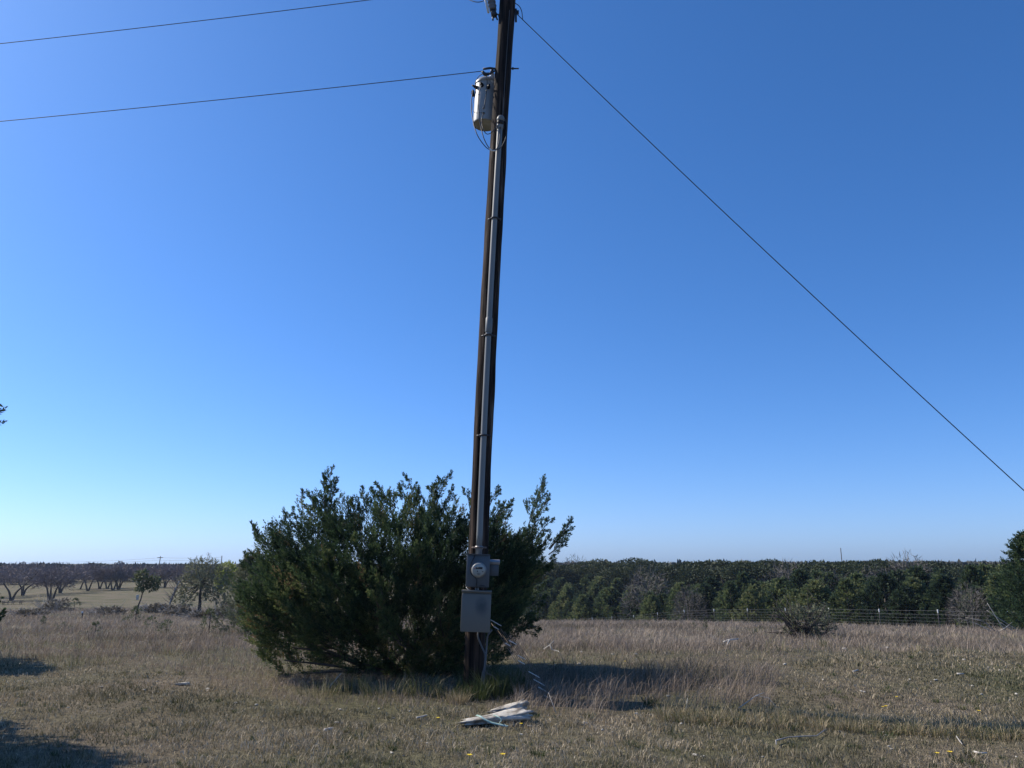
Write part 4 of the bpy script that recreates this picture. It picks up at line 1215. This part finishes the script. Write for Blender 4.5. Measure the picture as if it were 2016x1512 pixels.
# ------------------------------------------------------------------ left middle distance
def place(t, px, py, sc=1.0, rz=0.0):
    p = hit(px, py); t.location = p; t.scale = (sc,) * 3 if not isinstance(sc, tuple) else sc; t.rotation_euler = (0, 0, rz)
    return p
def scale_px(p, npx): return npx * p.y / F_PX
def leafy_mbs(h, spots, n, leaf, trunk, seed, asp=.4, r0=.05):
    """clumps of leaves at given spots (x, y, z, radius) on a branching trunk"""
    m = MB(); k = MB()
    for (x, y, z, r) in spots:
        q = int(n * r * r)
        d = norm(RNG.normal(0, 1, (q, 3)))
        P = np.array([x, y, z]) + d * (r * RNG.uniform(.3, 1.1, q) ** .7)[:, None]
        m.add(*diamond(P, norm(d + RNG.normal(0, .7, d.shape)), leaf * RNG.uniform(.6, 1.4, q), leaf * asp * RNG.uniform(.7, 1.3, q), np.clip(RNG.normal(.5, .22, q), 0, 1)))
        b = trunk[-1] if len(trunk) else (0, 0, 0)
        k.tube([b, ((b[0] + x) / 2, (b[1] + y) / 2, (b[2] + z) / 2 - .05), (x, y, z)], [r0 * .5, r0 * .35, r0 * .2], 5)
    k.tube(smooth_curve(trunk, 4), np.linspace(r0 * 1.4, r0 * .6, 4 * (len(trunk) - 1) + 1), 7)
    return m, k
# leaning small green tree
p = hit(268, 1212); u = p.y / F_PX
S = lambda px, py: ((px - 268) * u, 0, (1212 - py) * u)
def sp(px, py, r, dy=0): x, y, z = S(px, py); return (x, dy * u, z, r * u)
m, k = leafy_mbs(1, [sp(268, 1138, 9, 5), sp(262, 1144, 7), sp(276, 1136, 7, -6), sp(286, 1150, 8, 4), sp(297, 1146, 8), sp(303, 1152, 6), sp(278, 1158, 8, -4), sp(291, 1162, 6), sp(268, 1161, 6), sp(301, 1161, 5)], 190 / (u * u * 100), 5.5 * u, [S(268, 1214), S(270, 1195), S(274, 1180), S(277, 1160)], 3, .5, 1.4 * u)
t = build_tree("young_tree", "small crooked green tree with a bare thin trunk in the left field", "tree", m, k, M['sapling'], M['bark']); t.location = p
# grey-green tree
p = hit(392, 1204); u = p.y / F_PX
S = lambda px, py: ((px - 392) * u, 0, (1204 - py) * u)
sps = [sp(px, py, r, RNG.uniform(-20, 20)) for px, py, r in [(365, 1130, 14), (385, 1120, 14), (405, 1122, 15), (425, 1132, 14), (358, 1150, 13), (378, 1145, 15), (400, 1145, 15), (420, 1152, 14), (435, 1165, 12), (365, 1170, 12), (350, 1175, 11), (388, 1165, 13), (410, 1172, 13), (372, 1185, 10), (428, 1182, 10)]]
m, k = leafy_mbs(1, sps, 110 / (u * u * 100), 8 * u, [S(392, 1206), S(392, 1185), S(391, 1170), S(392, 1150)], 4, .22, 2.6 * u)
t = build_tree("brushy_tree", "grey green open crowned tree with dark trunk left of the juniper bush", "tree", m, k, M['greygreen'], M['bark']); t.location = p
# sparse top twigs rising over the skyline
m = MB()
for (px, py0, py1) in [(398, 1118, 1094), (404, 1116, 1098), (376, 1120, 1104), (366, 1122, 1106), (388, 1118, 1102)]:
    b = Vector(S(px, py0)) + p; e_ = Vector(S(px + RNG.uniform(-4, 4), py1)) + p
    m.tube([b, (b + e_) / 2 + Vector(RNG.normal(0, .03, 3)), e_], [.5 * u, .35 * u, .2 * u], 4)
    for q in range(6):
        s_ = b + (e_ - b) * RNG.uniform(.2, 1); m.tube([s_, s_ + Vector((RNG.uniform(-6, 6) * u, 0, RNG.uniform(2, 6) * u))], [.3 * u, .15 * u], 3)
m.build("top_twigs", M['palebark'], t)
# yellow-green tree
p = hit(438, 1198); u = p.y / F_PX
b_row = float(row_of(p.y, p.z))
S = lambda px, py: ((px - 438) * u, 0, (b_row - py) * u)
sps = [sp(px, py, r, RNG.uniform(-12, 12)) for px, py, r in [(430, 1128, 11), (442, 1122, 11), (452, 1132, 11), (436, 1140, 12), (448, 1146, 12), (428, 1148, 10), (440, 1158, 11), (453, 1160, 10), (460, 1145, 10)]]
m, k = leafy_mbs(1, sps, 260 / (u * u * 100), 5 * u, [S(440, b_row + 2), S(440, 1170), S(440, 1150)], 5, .4, 1.6 * u)
t = build_tree("budding_tree", "yellow green budding tree between the grey tree and the juniper bush", "tree", m, k, M['lime'], M['bark']); t.location = p
# pale leaning dead trunk
b = hit(331, 1204); u = b.y / F_PX
S = lambda px, py: b + Vector(((px - 331) * u, 0, (1204 - py) * u))
t = thing("dead_tree", "pale leaning dead trunk with bare thin branches in the left field", "tree", tuple(b))
mb_tube(smooth_curve([S(331, 1206), S(333, 1188), S(339, 1168), S(347, 1148)], 4), np.linspace(1.8 * u, 1.1 * u, 13), 7).build("trunk", M['palebark'], t)
m = MB()
for q in range(34):
    f = RNG.uniform(.25, 1); s_ = S(331 + 16 * f, 1204 - 56 * f); e_ = s_ + Vector((RNG.uniform(-22, 16) * u, RNG.uniform(-10, 10) * u, RNG.uniform(4, 22) * u))
    m.tube([s_, (s_ + e_) / 2 + Vector(RNG.normal(0, .03, 3)), e_], [.5 * u, .35 * u, .15 * u], 4)
m.build("branches", M['twigs'], t)
# green juniper left of the bush
p = at(478, 1215, 21); g = gz(p.x, p.y)
top = at(486, 1092, 21)
jm, jk = juniper_mbs(top.z - g + .1, .7, 380, .17, .05, 18, 44)
t = build_tree("juniper_tree", "upright loose juniper standing just left behind the broad bush", "tree", jm, jk, M['greygreen'], M['bark']); t.location = (at(488, 1200, 21).x, 21, g)
p = at(469, 1200, 25)
jm, jk = juniper_mbs(at(469, 1108, 25).z - gz(p.x, 25), .35, 160, .17, .05, 16, 45)
t = build_tree("juniper_tree", "thin grey green juniper with open top behind the budding tree", "tree", jm, jk, M['greygreen'], M['bark']); t.location = (p.x, 25, gz(p.x, 25))

# saplings in the left field
SAPL = [(266, 1227, 30, 34, "dark green juniper sapling at the foot of the crooked tree"), (298, 1240, 25, 26, "second juniper sapling right of the crooked tree"), (327, 1252, 30, 30, "bushy juniper sapling leaning right in the left field"),
        (411, 1246, 44, 24, "slim upright juniper sapling nearest the grey green tree"), (187, 1246, 22, 12, "small slanting juniper sapling in the brown grass"), (125, 1244, 18, 24, "low scrubby sapling at the far left field"),
        (145, 1203, 24, 22, "tuft of dark scrub in front of the parkland"), (462, 1234, 34, 40, "low spreading juniper close left of the broad bush"), (355, 1205, 12, 16, "tiny dark scrub clump near the grey green tree"), (84, 1232, 18, 8, "thin dry sapling stalk in the left field")]
for k, (px, py, hp, wp, lab) in enumerate(SAPL):
    p = hit(px, py); u = p.y / F_PX
    jm, jk = juniper_mbs(hp * u, wp * u * .62, 34, .95, .13, 9, 80 + k)
    t = build_tree("juniper_sapling", lab, "sapling", jm, jk, M['sapling'], M['bark']); t.location = p
# parkland trees
PARK = [(22, 1183, 1114, 130, 2, "nearest umbrella shaped bare tree beside the picnic tables"), (44, 1173, 1113, 140, 3, "wide bare tree with forked trunk behind the picnic tables"), (99, 1187, 1122, 66, 3, "bare tangled multi stemmed tree in front of the parkland row"),
        (118, 1168, 1112, 110, 3, "dense bare tree filling the gap behind the tangled tree"), (157, 1160, 1114, 60, 1, "straight trunked bare tree first in the parkland row"), (173, 1163, 1115, 58, 2, "bare tree with wide forked trunk in the parkland row"), (196, 1159, 1116, 54, 2, "bare tree with left leaning stem in the parkland row"),
        (211, 1159, 1116, 54, 2, "bare tree with narrow forked stem in the parkland row"), (233, 1161, 1112, 62, 4, "thick dark stemmed bare tree in the parkland row"), (222, 1162, 1118, 40, 2, "slim stemmed bare tree beside the thick dark one"), (324, 1157, 1114, 74, 3, "spreading bare tree alone at the right of the parkland"),
        (275, 1156, 1116, 60, 2, "bare tree behind the small crooked green tree"), (-30, 1178, 1113, 110, 3, "bare tree at the far left edge of the parkland"), (360, 1157, 1114, 60, 2, "bare tree half hidden behind the grey green tree")]
for k, (px, py, top, wpx, stems, lab) in enumerate(PARK):
    p = hit(px, py); u = p.y / F_PX
    h = (float(row_of(p.y, p.z)) - top - RNG.uniform(1, 6)) * u
    m, kk = bare_mbs(h, wpx * u * .92, int(1000 + 10 * wpx), k, stems, .55, .9 * u, 9 * u)
    t = build_tree("bare_tree", lab, "tree", m, kk, M['twigs'], M['bark'], "bare trees in the left parkland"); t.location = p
# taller bushy top on the skyline
p = at(234, 1118, 200); g = gz(p.x, p.y); hh = at(234, 1103, 200).z - g
m, kk = oak_mbs(hh, 2.1, 120, 9, .4)
t = build_tree("skyline_tree", "single taller bushy tree rising over the left skyline", "tree", m, kk, M['twigs'], M['bark']); t.location = (p.x, p.y, g)

# far woods: one mass nobody could count
def far_woods():
    m = MB()
    n = 2000
    a = RNG.uniform(R(-42), R(42), n); d = RNG.uniform(190, 420, n)
    x, y = d * np.sin(a), d * np.cos(a)
    top = EYE + y * np.tan(np.arctan((756 - (np.where(a > R(3), 1108.5, 1113) + RNG.uniform(-1.5, 8, n))) / F_PX) + PITCH)
    g = ground(x, y)
    hh = np.clip(top - g, 2.5, 9)
    for i in range(n):
        q = 90
        dd = norm(RNG.normal(0, 1, (q, 3))); dd[:, 2] = np.abs(dd[:, 2])
        r = RNG.uniform(2.2, 4.2)
        P = np.array([x[i], y[i], g[i] + hh[i] * .25]) + dd * np.array([r, r, hh[i] * .72]) * RNG.uniform(.75, 1, (q, 1))
        m.add(*diamond(P, norm(dd + RNG.normal(0, .6, dd.shape)), RNG.uniform(.7, 1.6, q), RNG.uniform(.5, .9, q), np.clip(RNG.normal(RNG.uniform(.15, .8), .12, q), 0, 1)))
    o = m.build("far_woods", M['woods'])
    tag(o, "distant dark woodland forming the low skyline", kind="stuff")
far_woods()

# picnic tables, post, stake, frame
def picnic(px, py, wpx, lab, rz):
    p = hit(px, py); u = p.y / F_PX; L = wpx * u; s = L / 2.0
    t = thing("picnic_table", lab, "picnic table", tuple(p), "picnic tables under the bare tree")
    Rm = Matrix.Rotation(rz, 4, 'Z')
    def bx(c, sz): m = MB(); m.box(p + (Rm @ (Vector(c) * s)), tuple(v * s for v in sz), Rm, .01); return m
    bx((0, 0, .76), (2.0, .8, .06)).build("tabletop", M['wood'], t)
    for sy in (-1, 1): bx((0, sy * .75, .45), (2.0, .28, .06)).build("bench", M['wood'], t)
    for sx in (-1, 1):
        for sy in (-1, 1):
            bx((sx * .72, sy * .4, .36), (.1, .1, .74)).build("leg", M['wood'], t)
        bx((sx * .72, 0, .40), (.08, 1.6, .09)).build("brace", M['wood'], t)
picnic(33, 1190, 19, "dark wooden picnic table below the umbrella shaped tree", R(10))
picnic(6, 1191, 20, "dark wooden picnic table partly cut by the left edge", R(-20))
p = hit(270, 1181); u = p.y / F_PX
m = MB(); m.box(p + Vector((0, 0, 4.5 * u)), (4 * u, 3 * u, 10 * u), None, .02)
o = m.build("marker_post", M['chip'], origin=tuple(p)); tag(o, "short pale square post standing on the parkland lawn", "post")
p = hit(161, 1218); u = p.y / F_PX
t = thing("marker_stake", "black stake with white tip in the dry grass before the parkland", "stake", tuple(p))
mb_tube([p, p + Vector((.5 * u, 0, 11 * u))], 1.2 * u, 6).build("shaft", M['black'], t)
m = MB(); m.box(p + Vector((-.6 * u, 0, 11.5 * u)), (2.6 * u, 2 * u, 3.4 * u), Matrix.Rotation(R(-30), 4, 'Y'), .005); m.build("white_tip", M['white'], t)
p = hit(125, 1204); u = p.y / F_PX
m = MB(); m.tube(smooth_curve([p + Vector((-5 * u, 0, 0)), p + Vector((-4.5 * u, 0, 11 * u)), p + Vector((0, 0, 13.5 * u)), p + Vector((4.5 * u, 0, 12 * u)), p + Vector((4.5 * u, 0, 2 * u))], 4), .5 * u, 6)
tag(m.build("pipe_hoop", M['palebark'], origin=tuple(p)), "pale bent pipe hoop standing in scrub before the parkland", "hoop")

# right field: dead brush, weeds
def brush(px, py, wpx, hpx, lab, n=240, mat='greygreen', bark='bark', wi=.028):
    p = hit(px, py); u = p.y / F_PX
    t = thing("brush_clump", lab, "brush", tuple(p))
    st = MB(); lf = MB()
    for k in range(46):
        d = Vector((RNG.uniform(-.62, .5) * wpx * u, RNG.uniform(-.35, .35) * wpx * u, RNG.uniform(.15, 1) * hpx * u))
        s_ = p + Vector((RNG.uniform(-.2, .2) * wpx * u, RNG.uniform(-.15, .15) * wpx * u, .02))
        st.tube(smooth_curve([s_, s_ + d * .55 + Vector(RNG.normal(0, .05, 3)), s_ + d], 3), np.linspace(.020, .006, 7), 4)
        for q in range(4):
            b = s_ + d * RNG.uniform(.3, 1); st.tube([b, b + Vector(RNG.normal(0, .17, 3)) + d * .15], [.009, .004], 3)
    a = RNG.uniform(0, 6.28, n); q = np.sqrt(RNG.uniform(0, 1, n)); f = RNG.uniform(.02, .85, n)
    P = np.stack([p.x + np.cos(a) * q * wpx * u * .42 * (1.1 - f * .6) + .1 * wpx * u, p.y + np.sin(a) * q * wpx * u * .3, p.z + f * hpx * u], 1)
    A = norm(np.stack([np.cos(a) * .8, np.sin(a) * .8, np.full(n, .5)], 1) + RNG.normal(0, .4, (n, 3)))
    sprays(lf, P, A, np.full(n, .18), 10, .10, wi, RNG.uniform(.0, .8, n), .8)
    lf.build("foliage", M[mat], t); st.build("branches", M[bark], t)
for px, py, w_, h_, lab in [(440, 1222, 60, 26, "grey scrub thicket between the grey green tree and the bush"), (455, 1206, 50, 24, "grey green scrub at the foot of the budding tree"), (345, 1212, 60, 20, "low grey scrub below the leaning dead trunk"),
                            (305, 1206, 50, 15, "flat grey scrub right of the crooked tree"), (212, 1210, 60, 12, "low grey scrub band before the parkland lawn"), (105, 1206, 60, 26, "grey scrub thicket in front of the tangled bare tree"), (55, 1214, 70, 12, "low brown scrub at the far left field edge"), (395, 1222, 60, 16, "grey scrub around the dark trunk of the grey green tree")]:
    brush(px, py, w_, h_, lab, 130, 'scrub', 'palebark', .05)
brush(1585, 1258, 104, 66, "half dead grey juniper brush heap before the fence", 200, "greygreen", "bark", .026)
for k, (px, py, hp, wp, lab) in enumerate([(1365, 1246, 20, 30, "low green weed clump in the tall field grass right of centre"), (1390, 1243, 26, 10, "small upright green sapling beside the weed clump"), (1272, 1240, 14, 22, "small dark weed clump in the middle of the field"), (1628, 1246, 56, 36, "tall pale green weed stems beside the brush heap"), (1090, 1335, 30, 40, "sparse dark juniper sprig at the right foot of the bush"), (1255, 1222, 18, 60, "low olive bush along the far fence line")]):
    p = hit(px, py); u = p.y / F_PX
    jm, jk = juniper_mbs(hp * u, wp * u * .5, 60, .42, .07, 10, 120 + k)
    t = build_tree("weed_clump", lab, "plant", jm, jk, M['sapling'] if k != 3 else M['greygreen'], M['bark']); t.location = p

# distant power poles and their lines
PL = [(46, 1105, 330, True, "distant utility pole with crossarm at the far left skyline"), (316, 1095, 330, True, "distant utility pole with crossarm left of the juniper bush"), (437, 1094, 340, False, "distant plain pole just left of the juniper bush"), (1655, 1079, 180, False, "distant plain pole rising above the right hand wood")]
heads = []
for px, top, d, arm, lab in PL:
    tp = at(px, top, d); g = gz(tp.x, tp.y)
    t = thing("distant_pole", lab, "utility pole", (tp.x, tp.y, g))
    lean = (tp.z - g) * .05 if px < 400 and px > 100 else 0
    r = .9 * d / F_PX
    mb_tube([Vector((tp.x - lean, tp.y, g - .3)), tp], [r, r * .85], 8).build("shaft", M['bark'], t)
    if arm:
        w = 5.2 * d / F_PX
        m = MB(); m.box(tp - Vector((0, .15, 2.6 * d / F_PX)), (2 * w, .15, 1.2 * d / F_PX), None); m.build("crossarm", M['bark'], t)
    heads.append(tp)
for k, dz in enumerate((.6, 1.6)):
    A = heads[0] - Vector((-1 + 2 * k, 0, dz)); B = heads[1] - Vector((-1 + 2 * k, 0, dz)); C_ = heads[2] - Vector((0, 0, dz))
    pts = np.concatenate([sagged(A, B, .5, 14), sagged(B, C_, .3, 10)[1:]])
    span("distant_wire", ["upper faint power line strung between the distant poles", "lower faint power line strung between the distant poles"][k], pts, .03)

# ------------------------------------------------------------------ the air
def make_haze():
    m = MB()
    m.box((0, 560, 5), (1500, 1280, 28), None)
    mt = bpy.data.materials.new("haze_air"); mt.use_nodes = True
    N, L = mt.node_tree.nodes, mt.node_tree.links
    N.remove(N["Principled BSDF"])
    v = N.new("ShaderNodeVolumePrincipled")
    v.inputs["Color"].default_value = (.72, .84, 1, 1)
    v.inputs["Density"].default_value = .0002
    v.inputs["Anisotropy"].default_value = .3
    L.new(v.outputs[0], N["Material Output"].inputs["Volume"])
    o = m.build("haze", mt)
    tag(o, "thin pale haze in the air over the distant wood", kind="stuff")
make_haze()
